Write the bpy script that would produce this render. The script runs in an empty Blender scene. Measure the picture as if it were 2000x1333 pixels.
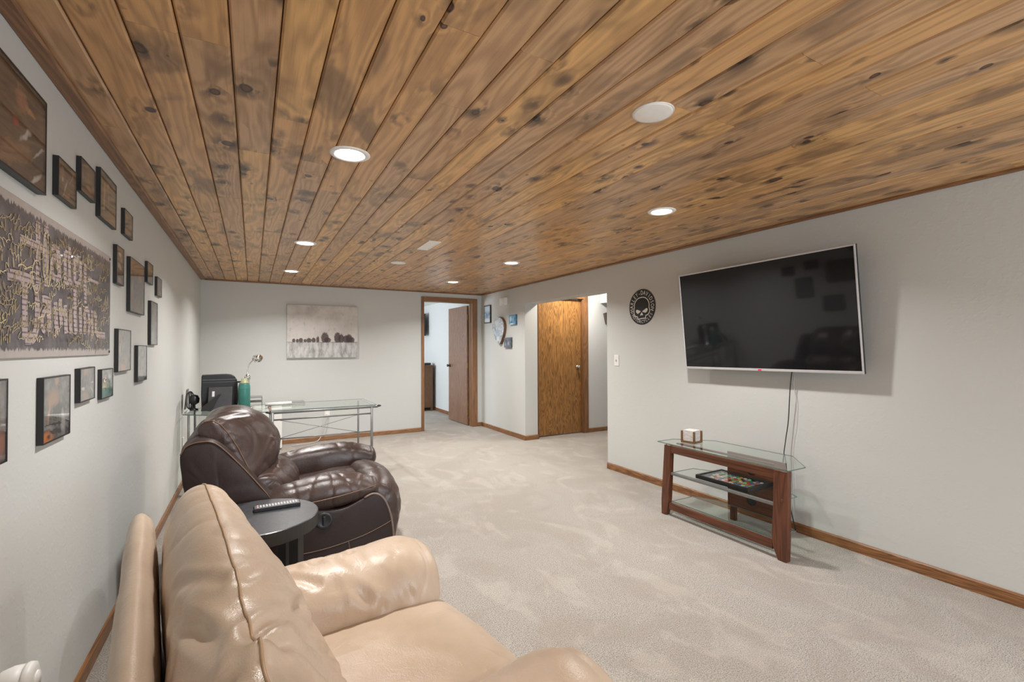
import bpy, bmesh, math, random
from mathutils import Vector, Matrix, noise
random.seed(7)
S = bpy.context.scene
COL = S.collection
PI = math.pi

# ------------------------------------------------------------------ camera, world, exposure
cam_d = bpy.data.cameras.new('camera')
cam_d.sensor_width = 36.0
cam_d.lens = 911.73 / 2000 * 36.0
cam_d.clip_start = 0.02
cam = bpy.data.objects.new('camera', cam_d)
COL.objects.link(cam)
YAW, PITCH, ROLL = 0.5073, 0.0144, -0.0038
F = Vector((math.sin(YAW) * math.cos(PITCH), math.cos(YAW) * math.cos(PITCH), math.sin(PITCH)))
R0 = Vector((math.cos(YAW), -math.sin(YAW), 0))
U0 = R0.cross(F)
R1 = R0 * math.cos(ROLL) + U0 * math.sin(ROLL)
U1 = -R0 * math.sin(ROLL) + U0 * math.cos(ROLL)
m = Matrix((R1, U1, -F)).transposed().to_4x4()
m.translation = Vector((0.587, 0, 1.32))
cam.matrix_world = m
S.camera = cam
w = bpy.data.worlds.new('world'); S.world = w
w.use_nodes = True
w.node_tree.nodes['Background'].inputs[0].default_value = (0.8, 0.88, 1, 1)
w.node_tree.nodes['Background'].inputs[1].default_value = 0.3
S.view_settings.view_transform = 'Standard'
S.view_settings.look = 'None'
S.view_settings.gamma = 1.0
S.view_settings.exposure = 1.16
S.view_settings.use_curve_mapping = False
S.cycles.use_denoising = True
S.cycles.max_bounces = 10
S.cycles.diffuse_bounces = 6
S.cycles.transparent_max_bounces = 16
S.cycles.sample_clamp_indirect = 6
S.cycles.caustics_reflective = False
S.cycles.caustics_refractive = False
LAMP = 10.0          # radiance of the downlight lenses
LAMP_W = 11.0        # watts of each downlight
HALL = 140.0

def area(name, loc, rot, sx, sy, power, col):
    d = bpy.data.lights.new(name, 'AREA'); d.shape = 'RECTANGLE'; d.size = sx; d.size_y = sy
    d.energy = power; d.color = col
    o = bpy.data.objects.new(name, d); o.location = loc; o.rotation_euler = rot
    COL.objects.link(o); return o
# added lamp for assumed daylight, no window built (bedroom's left wall, out of view)
area('assumed_bedroom_fill', (0.62, 9.2, 1.35), (0, -PI / 2, 0), 1.1, 1.4, 36, (0.90, 0.96, 1.0))
# added fill lamp behind the camera, bluish like daylight; no window there
area('rear_fill', (2.9, -3.12, 1.4), (PI / 2, 0, 0), 1.6, 1.2, 60, (0.80, 0.90, 1.0))

# ------------------------------------------------------------------ material helpers
class NT:
    def __init__(s, name):
        s.m = bpy.data.materials.new(name); s.m.use_nodes = True
        s.t = s.m.node_tree; s.n = s.t.nodes; s.l = s.t.links
        s.p = s.n['Principled BSDF']
    def new(s, typ, **kw):
        n = s.n.new(typ)
        for k, v in kw.items():
            if k == 'ins':
                for a, b in v.items(): s.set(n, a, b)
            else: setattr(n, k, v)
        return n
    def set(s, n, a, b):
        i = n.inputs[a]
        if isinstance(b, bpy.types.NodeSocket): s.l.new(b, i)
        elif isinstance(b, (tuple, list)) and len(b) == 3 and i.type == 'RGBA': i.default_value = (*b, 1)
        else: i.default_value = b
    def math(s, op, a, b=0.0, c=0.0, clamp=False):
        n = s.n.new('ShaderNodeMath'); n.operation = op; n.use_clamp = clamp
        s.set(n, 0, a); s.set(n, 1, b); s.set(n, 2, c); return n.outputs[0]
    def mix(s, f, a, b, mode='MIX'):
        n = s.n.new('ShaderNodeMix'); n.data_type = 'RGBA'; n.blend_type = mode
        s.set(n, 0, f); s.set(n, 6, a); s.set(n, 7, b); return n.outputs[2]
    def noise(s, v, scale, detail=2.0, rough=0.5, dist=0.0):
        n = s.new('ShaderNodeTexNoise', ins={'Scale': scale, 'Detail': detail, 'Roughness': rough, 'Distortion': dist})
        if v is not None: s.l.new(v, n.inputs['Vector'])
        return n.outputs[0]
    def voro(s, v, scale, feature='F1', rnd=1.0):
        n = s.new('ShaderNodeTexVoronoi', feature=feature, ins={'Scale': scale, 'Randomness': rnd})
        if v is not None: s.l.new(v, n.inputs['Vector'])
        return n
    def mapr(s, v, a, b, c=0.0, d=1.0, smooth=True):
        n = s.n.new('ShaderNodeMapRange'); n.interpolation_type = 'SMOOTHSTEP' if smooth else 'LINEAR'
        for i, x in enumerate((v, a, b, c, d)): s.set(n, i, x)
        return n.outputs[0]
    def obj(s, rnd=True):
        tc = s.n.new('ShaderNodeTexCoord').outputs['Object']
        if not rnd: return tc
        oi = s.n.new('ShaderNodeObjectInfo').outputs['Random']
        c = s.n.new('ShaderNodeCombineXYZ')
        s.set(c, 0, s.math('MULTIPLY', oi, 37.0)); s.set(c, 1, s.math('MULTIPLY', oi, 91.0)); s.set(c, 2, s.math('MULTIPLY', oi, 53.0))
        v = s.n.new('ShaderNodeVectorMath'); s.l.new(tc, v.inputs[0]); s.l.new(c.outputs[0], v.inputs[1])
        return v.outputs[0]
    def scale(s, v, x, y, z):
        n = s.n.new('ShaderNodeVectorMath'); n.operation = 'MULTIPLY'
        s.l.new(v, n.inputs[0]); n.inputs[1].default_value = (x, y, z); return n.outputs[0]
    def bump(s, h, strength=0.3, dist=0.01, normal=None):
        n = s.n.new('ShaderNodeBump'); s.set(n, 'Height', h)
        n.inputs['Strength'].default_value = strength; n.inputs['Distance'].default_value = dist
        if normal is not None: s.l.new(normal, n.inputs['Normal'])
        s.l.new(n.outputs[0], s.p.inputs['Normal']); return n.outputs[0]
    def fin(s, col=None, rough=None, metal=None, **kw):
        if col is not None: s.set(s.p, 'Base Color', col)
        if rough is not None: s.set(s.p, 'Roughness', rough)
        if metal is not None: s.set(s.p, 'Metallic', metal)
        for k, v in kw.items(): s.set(s.p, k.replace('_', ' '), v)
        return s.m

def plain(name, col, rough=0.5, metal=0.0, var=0.06, sc=30, **kw):
    t = NT(name); v = t.obj()
    n = t.noise(v, sc, 3)
    c = t.mix(t.mapr(n, 0.3, 0.7), tuple(x * (1 - var) for x in col), tuple(min(1, x * (1 + var)) for x in col))
    return t.fin(c, rough, metal, **kw)

def m_wall(name, col, bump=0.25):
    t = NT(name); v = t.obj(False)
    big = t.noise(v, 1.2, 2)
    c = t.mix(t.mapr(big, 0.3, 0.7), tuple(x * 0.985 for x in col), col)
    h = t.noise(v, 75, 3, 0.55)
    h2 = t.mapr(t.noise(v, 28, 2), 0.52, 0.68)
    t.bump(t.math('ADD', t.math('MULTIPLY', h, 0.6), t.math('MULTIPLY', h2, 0.5)), bump, 0.004)
    return t.fin(c, 0.62)

def m_pine():
    t = NT('stained_knotty_pine'); v = t.obj()
    sep = t.n.new('ShaderNodeSeparateXYZ'); t.l.new(v, sep.inputs[0])
    oi = t.n.new('ShaderNodeObjectInfo').outputs['Random']
    oi2 = t.math('FRACT', t.math('MULTIPLY', oi, 17.31)); oi3 = t.math('FRACT', t.math('MULTIPLY', oi, 71.7))
    # knots: one flat voronoi field, a little elongated along the board
    flat = t.scale(v, 1, 0.72, 0)
    wob = t.new('ShaderNodeTexNoise', ins={'Scale': 9.0, 'Detail': 2.0}); t.l.new(flat, wob.inputs['Vector'])
    wv = t.n.new('ShaderNodeVectorMath'); wv.operation = 'MULTIPLY_ADD'
    t.l.new(wob.outputs[1], wv.inputs[0]); wv.inputs[1].default_value = (0.035, 0.035, 0); t.l.new(flat, wv.inputs[2])
    kn = t.voro(wv.outputs[0], 7.6); d = kn.outputs['Distance']
    csep = t.n.new('ShaderNodeSeparateColor'); t.l.new(kn.outputs['Color'], csep.inputs[0])
    ks = t.mapr(csep.outputs[0], 0.10, 1.0, 0.025, 0.15, False)       # knot radius in cell units
    rel = t.math('DIVIDE', d, ks)
    core = t.mapr(rel, 1.15, 0.85)
    ring = t.math('MULTIPLY', t.mapr(rel, 0.55, 0.95), t.mapr(rel, 1.35, 1.0))
    halo = t.mapr(rel, 4.8, 1.0)
    # cathedral grain, pushed aside by the knots
    warp = t.math('MULTIPLY', t.mapr(rel, 5.0, 0.6), 0.9)
    low = t.noise(t.scale(v, 7.0, 0.75, 1), 1.0, 2, 0.5)
    g = t.math('ADD', t.math('MULTIPLY', low, 11.0), warp)
    rings = t.math('ABSOLUTE', t.math('SUBTRACT', t.math('FRACT', g), 0.5))
    rings = t.mapr(rings, 0.0, 0.5)
    fine = t.noise(t.scale(v, 150, 5, 1), 1.0, 3, 0.6)
    blot = t.noise(t.scale(v, 5.5, 2.3, 1), 1.0, 3, 0.6, 0.6)
    base = t.mix(t.mapr(oi, 0.1, 0.9), (0.70, 0.395, 0.165), (0.60, 0.37, 0.20))
    base = t.mix(t.math('MULTIPLY', t.mapr(oi2, 0.8, 0.86), 0.75), base, (0.82, 0.48, 0.185))
    base = t.mix(t.math('MULTIPLY', rings, 0.42), base, (0.24, 0.115, 0.046))
    base = t.mix(t.math('MULTIPLY', t.mapr(fine, 0.45, 0.8), 0.25), base, (0.20, 0.10, 0.045))
    # dark stain blotches, most of them beside the knots
    stain = t.math('MULTIPLY', t.mapr(blot, 0.50, 0.66), t.math('ADD', 0.22, t.math('MULTIPLY', oi3, 0.42)))
    st2 = t.math('MULTIPLY', halo, t.mapr(t.noise(t.scale(v, 18, 7, 1), 1.0, 3), 0.42, 0.56))
    stain = t.math('MAXIMUM', stain, t.math('MULTIPLY', st2, 0.92))
    base = t.mix(stain, base, (0.075, 0.042, 0.026))
    base = t.mix(t.math('MULTIPLY', core, 0.9), base, (0.10, 0.038, 0.017))
    base = t.mix(t.math('MULTIPLY', ring, 0.9), base, (0.035, 0.016, 0.009))
    t.bump(t.math('SUBTRACT', t.math('MULTIPLY', fine, 0.4), core), 0.12, 0.002)
    return t.fin(base, t.mapr(fine, 0.2, 0.8, 0.30, 0.42), **{'Coat_Weight': 0.12, 'Coat_Roughness': 0.18})

def m_oak(name, ca, cb, dark, vertical='Z', scale=1.0, rough=0.38):
    t = NT(name); v = t.obj()
    long_, a, b = (0.9, 11.0, 11.0) if vertical == 'Z' else (0.9, 11.0, 11.0)
    sc = {'Z': (a, b, long_), 'X': (long_, a, b), 'Y': (a, long_, b)}[vertical]
    sf = {'Z': (190, 190, 9), 'X': (9, 190, 190), 'Y': (190, 9, 190)}[vertical]
    sc = tuple(x * scale for x in sc)
    low = t.noise(t.scale(v, *sc), 1.0, 3, 0.55, 0.7)
    g = t.math('ABSOLUTE', t.math('SUBTRACT', t.math('FRACT', t.math('MULTIPLY', low, 15.0)), 0.5))
    g = t.mapr(g, 0.10, 0.42)
    fine = t.noise(t.scale(v, *sf), 1.0, 2, 0.6)
    c = t.mix(t.noise(v, 3.0, 2), ca, cb)
    c = t.mix(t.math('MULTIPLY', g, 0.62), c, dark)
    c = t.mix(t.math('MULTIPLY', t.mapr(fine, 0.5, 0.72), 0.55), c, dark)
    t.bump(fine, 0.1, 0.001)
    return t.fin(c, rough)

def m_carpet():
    t = NT('beige_plush_carpet'); v = t.obj(False)
    pile = t.voro(v, 170); pn = t.noise(v, 210, 3, 0.75)
    mid = t.noise(v, 60, 2, 0.6)
    patch = t.noise(t.scale(v, 1.0, 1.0, 1), 1.5, 5, 0.58, 1.6)
    patch2 = t.noise(t.scale(v, 1.0, 0.55, 1), 4.5, 3, 0.55, 1.0)
    c = t.mix(t.mapr(pn, 0.32, 0.66), (0.075, 0.067, 0.058), (0.53, 0.488, 0.43))
    c = t.mix(t.math('MULTIPLY', t.mapr(mid, 0.35, 0.7), 0.22), c, (0.49, 0.45, 0.40))
    dk = t.math('MULTIPLY', t.mapr(patch, 0.44, 0.58), 0.34)
    c = t.mix(dk, c, (0.27, 0.225, 0.185))
    c = t.mix(t.math('MULTIPLY', t.mapr(patch2, 0.52, 0.66), 0.22), c, (0.55, 0.50, 0.445))
    h = t.math('ADD', t.math('MULTIPLY', pn, 1.0), t.math('MULTIPLY', pile.outputs['Distance'], -0.7))
    h = t.math('ADD', h, t.math('MULTIPLY', mid, 0.25))
    t.bump(h, 0.6, 0.006)
    return t.fin(c, 0.97, **{'Specular_IOR_Level': 0.1, 'Sheen_Weight': 0.25, 'Sheen_Roughness': 0.5})

def m_leather(name, col, col2, rough, bump=0.25, wr=0.5):
    t = NT(name); v = t.obj(False)
    big = t.noise(v, 5, 3, 0.55)
    c = t.mix(t.mapr(big, 0.3, 0.7), col, col2)
    grain = t.voro(v, 420).outputs['Distance']
    wrk = t.noise(v, 26, 4, 0.6, 0.8)
    wrk = t.math('ABSOLUTE', t.math('SUBTRACT', wrk, 0.5))
    wrk = t.mapr(wrk, 0.0, 0.10)
    soft = t.noise(v, 9, 3, 0.5, 0.3)
    h = t.math('ADD', t.math('MULTIPLY', grain, 0.10), t.math('ADD', t.math('MULTIPLY', wrk, 0.16 * wr), t.math('MULTIPLY', soft, 1.3 * wr)))
    t.bump(h, bump, 0.012)
    r = t.mapr(t.noise(v, 14, 3), 0.3, 0.7, rough - 0.06, rough + 0.07)
    return t.fin(c, r)

def m_glass(name, tint=(0.90, 0.96, 0.93), refl=1.0, rough=0.02):
    t = NT(name)
    tr = t.new('ShaderNodeBsdfTransparent'); tr.inputs[0].default_value = (*tint, 1)
    gl = t.new('ShaderNodeBsdfGlossy'); gl.inputs['Roughness'].default_value = rough
    gl.inputs[0].default_value = (1, 1, 1, 1)
    fr = t.new('ShaderNodeFresnel'); fr.inputs[0].default_value = 1.5
    mx = t.new('ShaderNodeMixShader')
    bf = t.new('ShaderNodeNewGeometry').outputs['Backfacing']
    t.l.new(t.math('MULTIPLY', t.math('MULTIPLY', fr.outputs[0], refl), t.math('SUBTRACT', 1.0, bf)), mx.inputs[0]); t.l.new(tr.outputs[0], mx.inputs[1]); t.l.new(gl.outputs[0], mx.inputs[2])
    t.l.new(mx.outputs[0], t.n['Material Output'].inputs[0])
    return t.m

def m_emit(name, col, st):
    t = NT(name)
    e = t.new('ShaderNodeEmission'); e.inputs[0].default_value = (*col, 1); e.inputs[1].default_value = st
    t.l.new(e.outputs[0], t.n['Material Output'].inputs[0]); return t.m

def m_print(name, bg, blobs, seed=0.0, rough=0.25):
    """flat printed picture: soft coloured shapes on a ground, in the object's own X/Z plane (metres)"""
    t = NT(name); v = t.obj(False)
    off = t.n.new('ShaderNodeVectorMath'); t.l.new(v, off.inputs[0]); off.inputs[1].default_value = (seed, seed * 2, seed * 3)
    n = t.noise(off.outputs[0], 30, 4, 0.6)
    c = t.mix(t.mapr(n, 0.35, 0.7), tuple(x * 0.6 for x in bg), tuple(x * 1.5 for x in bg))
    w = t.new('ShaderNodeTexNoise', ins={'Scale': 22.0, 'Detail': 3.0}); t.l.new(off.outputs[0], w.inputs['Vector'])
    wv = t.n.new('ShaderNodeVectorMath'); wv.operation = 'MULTIPLY_ADD'
    t.l.new(w.outputs[1], wv.inputs[0]); wv.inputs[1].default_value = (0.03, 0.03, 0.03); t.l.new(v, wv.inputs[2])
    for (u, z, ru, rz, ang, col) in blobs:
        mp = t.n.new('ShaderNodeMapping'); mp.vector_type = 'TEXTURE'
        t.l.new(wv.outputs[0], mp.inputs[0])
        mp.inputs['Location'].default_value = (u + 0.015, 0.015, z + 0.015); mp.inputs['Rotation'].default_value = (0, ang, 0)
        mp.inputs['Scale'].default_value = (ru, 50, rz)
        ln = t.n.new('ShaderNodeVectorMath'); ln.operation = 'LENGTH'; t.l.new(mp.outputs[0], ln.inputs[0])
        c = t.mix(t.math('MULTIPLY', t.mapr(t.math('ADD', ln.outputs['Value'], t.math('MULTIPLY', t.math('SUBTRACT', n, 0.5), 1.2)), 1.35, 0.35), 0.9), c, col)
    return t.fin(c, rough)

M = {}
WALLC = (0.582, 0.592, 0.572)
M['wall'] = m_wall('warm_grey_orange_peel_paint', WALLC, 0.15)
M['wall_white'] = m_wall('pale_grey_paint', (0.66, 0.68, 0.69), 0.15)
M['ceil_white'] = m_wall('white_ceiling_paint', (0.78, 0.78, 0.77), 0.15)
M['pine'] = m_pine()
M['groove'] = plain('dark_groove_wood', (0.07, 0.034, 0.016), 0.6)
M['trimwood'] = m_oak('stained_pine_trim', (0.31, 0.15, 0.06), (0.25, 0.12, 0.05), (0.12, 0.05, 0.02), 'Y', 0.6)
M['trimwood_x'] = m_oak('stained_pine_trim_cross', (0.31, 0.15, 0.06), (0.25, 0.12, 0.05), (0.12, 0.05, 0.02), 'X', 0.6)
M['base_y'] = m_oak('oak_baseboard', (0.33, 0.155, 0.06), (0.26, 0.115, 0.042), (0.09, 0.036, 0.014), 'Y')
M['base_x'] = m_oak('oak_baseboard_cross', (0.36, 0.18, 0.075), (0.28, 0.135, 0.055), (0.15, 0.07, 0.03), 'X')
M['casing'] = m_oak('oak_casing', (0.30, 0.15, 0.067), (0.25, 0.12, 0.052), (0.15, 0.07, 0.03), 'Z', 0.6)
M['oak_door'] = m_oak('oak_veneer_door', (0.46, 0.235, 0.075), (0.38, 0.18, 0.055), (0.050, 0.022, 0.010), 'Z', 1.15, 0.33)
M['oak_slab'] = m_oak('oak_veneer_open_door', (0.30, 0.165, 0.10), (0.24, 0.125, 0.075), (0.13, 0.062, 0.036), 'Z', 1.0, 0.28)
M['carpet'] = m_carpet()
M['beige'] = m_leather('beige_leather', (0.53, 0.415, 0.315), (0.47, 0.36, 0.262), 0.36, 0.22, 0.55)
M['beige_seam'] = plain('beige_piping', (0.40, 0.26, 0.15), 0.5)
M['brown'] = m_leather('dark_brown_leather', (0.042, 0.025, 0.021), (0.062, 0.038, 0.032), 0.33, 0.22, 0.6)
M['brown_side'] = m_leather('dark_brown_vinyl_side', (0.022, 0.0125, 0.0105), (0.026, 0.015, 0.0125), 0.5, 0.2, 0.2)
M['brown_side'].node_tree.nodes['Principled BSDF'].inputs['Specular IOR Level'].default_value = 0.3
M['brown_seam'] = plain('brown_piping', (0.13, 0.068, 0.042), 0.45)
M['brown_welt'] = plain('taupe_welt', (0.17, 0.12, 0.10), 0.42)
M['black'] = plain('black_plastic', (0.018, 0.018, 0.02), 0.38)
M['blackwood'] = plain('black_frame_wood', (0.012, 0.012, 0.012), 0.4)
M['tableblack'] = plain('black_ash_laminate', (0.030, 0.032, 0.036), 0.34, sc=90, var=0.35)
M['tableedge'] = plain('black_table_edge', (0.030, 0.027, 0.025), 0.5)
M['screen'] = plain('tv_panel', (0.010, 0.010, 0.011), 0.05, var=0.0)
M['bezel'] = plain('silver_bezel', (0.62, 0.61, 0.62), 0.35, 0.35, var=0.02)
M['chrome'] = plain('chrome', (0.75, 0.75, 0.74), 0.16, 1.0, var=0.02)
M['nickel'] = plain('satin_nickel', (0.50, 0.46, 0.40), 0.25, 1.0, var=0.03)
M['bronze'] = plain('bronze_knob', (0.10, 0.07, 0.05), 0.3, 0.9)
M['brass'] = plain('brass_hinge', (0.42, 0.30, 0.13), 0.35, 0.9)
M['steel'] = plain('grey_powder_steel', (0.17, 0.17, 0.165), 0.42, 0.25)
M['white'] = plain('white_plastic', (0.80, 0.79, 0.76), 0.4, var=0.02)
M['whitetrim'] = plain('white_lamp_trim', (0.90, 0.87, 0.84), 0.5, var=0.02)
M['glass'] = m_glass('clear_glass')
M['tableglass'] = m_glass('green_tinted_glass', (0.90, 0.945, 0.925), 1.0)
M['glassedge'] = plain('glass_edge_green', (0.11, 0.165, 0.145), 0.15)
M['cherry'] = m_oak('cherry_stained_wood', (0.145, 0.047, 0.019), (0.115, 0.036, 0.015), (0.055, 0.017, 0.008), 'Z', 0.5, 0.3)
M['cherry_y'] = m_oak('cherry_stained_rail', (0.145, 0.047, 0.019), (0.115, 0.036, 0.015), (0.055, 0.017, 0.008), 'Y', 0.5, 0.3)
M['teal'] = plain('teal_enamel', (0.040, 0.185, 0.155), 0.38)
M['walnut'] = m_oak('walnut_wood', (0.22, 0.11, 0.045), (0.17, 0.08, 0.033), (0.08, 0.035, 0.015), 'Z', 2.0)
M['stone'] = plain('white_stone', (0.66, 0.63, 0.60), 0.5, var=0.06)
M['lens'] = m_emit('lit_lens', (1.0, 0.96, 0.91), LAMP)
M['hall_lens'] = m_emit('lit_hall_lens', (1.0, 0.93, 0.83), HALL)
M['paper'] = plain('white_paper', (0.75, 0.74, 0.72), 0.6, var=0.03)
M['greyplastic'] = plain('charcoal_frame_board', (0.055, 0.055, 0.058), 0.55)
M['printerblack'] = plain('printer_black', (0.010, 0.010, 0.011), 0.42)
M['cable'] = plain('black_cable', (0.012, 0.012, 0.012), 0.45)
M['cable_grey'] = plain('grey_cable', (0.52, 0.51, 0.49), 0.5)
M['stitch'] = plain('tan_stitching', (0.20, 0.12, 0.08), 0.6)

# ------------------------------------------------------------------ object helpers
def tag(o, label=None, cat=None, group=None, kind=None):
    if label: o['label'] = label
    if cat: o['category'] = cat
    if group: o['group'] = group
    if kind: o['kind'] = kind
    return o
def empty(name, loc=(0, 0, 0), rz=0.0, label=None, cat=None, group=None, rot=None):
    o = bpy.data.objects.new(name, None); COL.objects.link(o)
    o.empty_display_size = 0.05
    o.location = loc; o.rotation_euler = rot if rot else (0, 0, rz)
    return tag(o, label, cat, group)
def obj(name, bm, mat, parent=None, smooth=False, bevel=0.0, seg=2, loc=None, rot=None, sub=0):
    me = bpy.data.meshes.new(name)
    bmesh.ops.recalc_face_normals(bm, faces=bm.faces)
    bm.to_mesh(me); bm.free()
    for mm in (mat if isinstance(mat, (list, tuple)) else [mat]): me.materials.append(mm)
    o = bpy.data.objects.new(name, me); COL.objects.link(o)
    if smooth:
        for p in me.polygons: p.use_smooth = True
    if parent: o.parent = parent
    if loc: o.location = loc
    if rot: o.rotation_euler = rot
    if bevel:
        b = o.modifiers.new('bevel', 'BEVEL'); b.width = bevel; b.segments = seg; b.limit_method = 'ANGLE'; b.angle_limit = 0.6
        b.harden_normals = False
    if sub:
        sm = o.modifiers.new('sub', 'SUBSURF'); sm.levels = sub; sm.render_levels = sub
    return o
def B(*boxes, bm=None):
    bm = bm or bmesh.new()
    for (x0, x1, y0, y1, z0, z1) in boxes:
        vs = [bm.verts.new((x, y, z)) for z in (z0, z1) for y in (y0, y1) for x in (x0, x1)]
        for f in ((0, 1, 3, 2), (4, 6, 7, 5), (0, 4, 5, 1), (2, 3, 7, 6), (0, 2, 6, 4), (1, 5, 7, 3)):
            bm.faces.new([vs[i] for i in f])
    return bm
def prism(pts, a, b, axis='y', bm=None):
    """pts: 2D outline, extruded from a to b along axis ('y': pts=(x,z); 'x': (y,z); 'z': (x,y))"""
    bm = bm or bmesh.new()
    def mk(p, t): return {'y': (p[0], t, p[1]), 'x': (t, p[0], p[1]), 'z': (p[0], p[1], t)}[axis]
    A = [bm.verts.new(mk(p, a)) for p in pts]; C = [bm.verts.new(mk(p, b)) for p in pts]
    n = len(pts)
    bm.faces.new(A); bm.faces.new(C[::-1])
    for i in range(n): bm.faces.new((A[i], A[(i + 1) % n], C[(i + 1) % n], C[i]))
    return bm
def tube(pts, r, seg=8, bm=None, closed=False, radii=None):
    bm = bm or bmesh.new()
    pts = [Vector(p) for p in pts]; n = len(pts); rings = []
    up = Vector((0, 0, 1)); prev = None
    for i, p in enumerate(pts):
        if closed: d = pts[(i + 1) % n] - pts[i - 1]
        else: d = pts[min(i + 1, n - 1)] - pts[max(i - 1, 0)]
        d.normalize()
        if prev is None:
            a = d.orthogonal().normalized()
        else:
            a = (prev - d * prev.dot(d)).normalized()
        prev = a; b = d.cross(a); rr = radii[i] if radii else r
        rings.append([bm.verts.new(p + (a * math.cos(2 * PI * k / seg) + b * math.sin(2 * PI * k / seg)) * rr) for k in range(seg)])
    rng = range(n if closed else n - 1)
    for i in rng:
        A, C = rings[i], rings[(i + 1) % n]
        for k in range(seg): bm.faces.new((A[k], A[(k + 1) % seg], C[(k + 1) % seg], C[k]))
    if not closed:
        bm.faces.new(rings[0][::-1]); bm.faces.new(rings[-1])
    return bm
def lathe(prof, seg=32, bm=None, axis='z', c=(0, 0, 0)):
    bm = bm or bmesh.new(); rings = []
    def mk(r, h, a):
        x, y = r * math.cos(a), r * math.sin(a)
        v = {'z': (x, y, h), 'y': (x, h, y), 'x': (h, x, y)}[axis]
        return (v[0] + c[0], v[1] + c[1], v[2] + c[2])
    for (r, h) in prof:
        rings.append([bm.verts.new(mk(r, h, 2 * PI * k / seg)) for k in range(seg)] if r > 1e-6 else [bm.verts.new(mk(0, h, 0))])
    for A, C in zip(rings, rings[1:]):
        for k in range(seg):
            k2 = (k + 1) % seg
            if len(A) == 1 and len(C) == 1: continue
            if len(A) == 1: bm.faces.new((A[0], C[k], C[k2]))
            elif len(C) == 1: bm.faces.new((A[k], A[k2], C[0]))
            else: bm.faces.new((A[k], A[k2], C[k2], C[k]))
    if len(rings[0]) > 1: bm.faces.new(rings[0][::-1])
    if len(rings[-1]) > 1: bm.faces.new(rings[-1])
    return bm
def crom(P, t, closed=False):
    n = len(P)
    if closed:
        t = t % n; i = int(t); f = t - i; q = [P[(i - 1) % n], P[i % n], P[(i + 1) % n], P[(i + 2) % n]]
    else:
        t = min(max(t, 0), n - 1 - 1e-9); i = int(t); f = t - i
        q = [P[max(i - 1, 0)], P[i], P[min(i + 1, n - 1)], P[min(i + 2, n - 1)]]
    return [0.5 * ((2 * b) + (-a + c) * f + (2 * a - 5 * b + 4 * c - d) * f * f + (-a + 3 * b - 3 * c + d) * f ** 3) for a, b, c, d in zip(*q)]
def smooth_pts(P, n, closed=False):
    L = len(P) if closed else len(P) - 1
    return [Vector(crom([list(p) for p in P], L * i / (n if closed else n - 1), closed)) for i in range(n)]
def loft(name, secs, axis, mat, parent, N=72, Mseg=60, disp=None, ends=0.16, seams=(), hoops=(), seam_r=0.0032, seam_mat=None, seam_name='piping', bulge=None):
    """secs: list of (t, [(a, b), ...]); cross sections swept along axis; returns object.  ends: how far the ends are domed."""
    ts = [[s[0]] for s in secs]; K = len(secs[0][1])
    rows = []
    cap = 8
    def section(u):
        t = crom(ts, u)[0]
        pts = []
        for k in range(K):
            pts.append(crom([list(s[1][k]) for s in secs], u))
        return t, pts
    U = [(len(secs) - 1) * i / (Mseg - 1) for i in range(Mseg)]
    # domed ends
    full = []
    t0, p0 = section(0); t1, p1 = section(len(secs) - 1)
    sgn = 1 if t1 > t0 else -1
    def shrink(p, f):
        cx = sum(q[0] for q in p) / K; cy = sum(q[1] for q in p) / K
        return [[cx + (q[0] - cx) * f, cy + (q[1] - cy) * f] for q in p]
    h = [ends, ends] if not isinstance(ends, (tuple, list)) else list(ends)
    for i in range(cap):
        a = PI / 2 * (i / cap)
        full.append((t0 - sgn * h[0] * math.cos(a), shrink(p0, max(0.06, math.sin(a) ** 0.8))))
    for u in U: full.append(section(u))
    for i in range(cap - 1, -1, -1):
        a = PI / 2 * (i / cap)
        full.append((t1 + sgn * h[1] * math.cos(a), shrink(p1, max(0.06, math.sin(a) ** 0.8))))
    bm = bmesh.new(); rings = []
    for t, pts in full:
        ring = []
        for j in range(N):
            a, b = crom(pts, K * j / N, True)
            ring.append(bm.verts.new({'y': (a, t, b), 'x': (t, a, b), 'z': (a, b, t)}[axis]))
        rings.append(ring)
    for A, C in zip(rings, rings[1:]):
        for k in range(N): bm.faces.new((A[k], A[(k + 1) % N], C[(k + 1) % N], C[k]))
    bm.faces.new(rings[0][::-1]); bm.faces.new(rings[-1])
    bmesh.ops.recalc_face_normals(bm, faces=bm.faces); bm.normal_update()
    if disp:
        nr = [(v, v.normal.copy(), v.co.copy()) for v in bm.verts]
        for v, n, c in nr: v.co = c + n * disp(c, n)
        bm.normal_update()
    lines = []
    for (kc, i0, i1) in seams:
        j = int(round(N * kc / K)) % N
        rr = range(int(cap + i0 * Mseg), int(cap + i1 * Mseg))
        lines.append([rings[i][j].co + rings[i][j].normal * seam_r * 0.35 for i in rr])
    for (iu, k0, k1) in hoops:
        i = int(cap + iu * (Mseg - 1))
        lines.append([rings[i][j % N].co + rings[i][j % N].normal * seam_r * 0.35 for j in range(int(N * k0 / K), int(N * k1 / K) + 1)])
    o = obj(name, bm, mat, parent, smooth=True)
    for ln in lines:
        obj(seam_name, tube(ln, seam_r, 6), seam_mat or mat, o, smooth=True)
    return o
def nz(p, s): return noise.noise(Vector((p[0] * s[0], p[1] * s[1], p[2] * s[2])))
def crease(p, s, amp, sharp=5.0, off=(0, 0, 0)):
    n = nz((p[0] + off[0], p[1] + off[1], p[2] + off[2]), s)
    return -amp * max(0.0, 1 - abs(n) * 2.2) ** sharp
def segd(p, a, b):
    a = Vector(a); b = Vector(b); d = b - a; t = max(0, min(1, (p - a).dot(d) / d.length_squared))
    return (p - (a + d * t)).length, t
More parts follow.
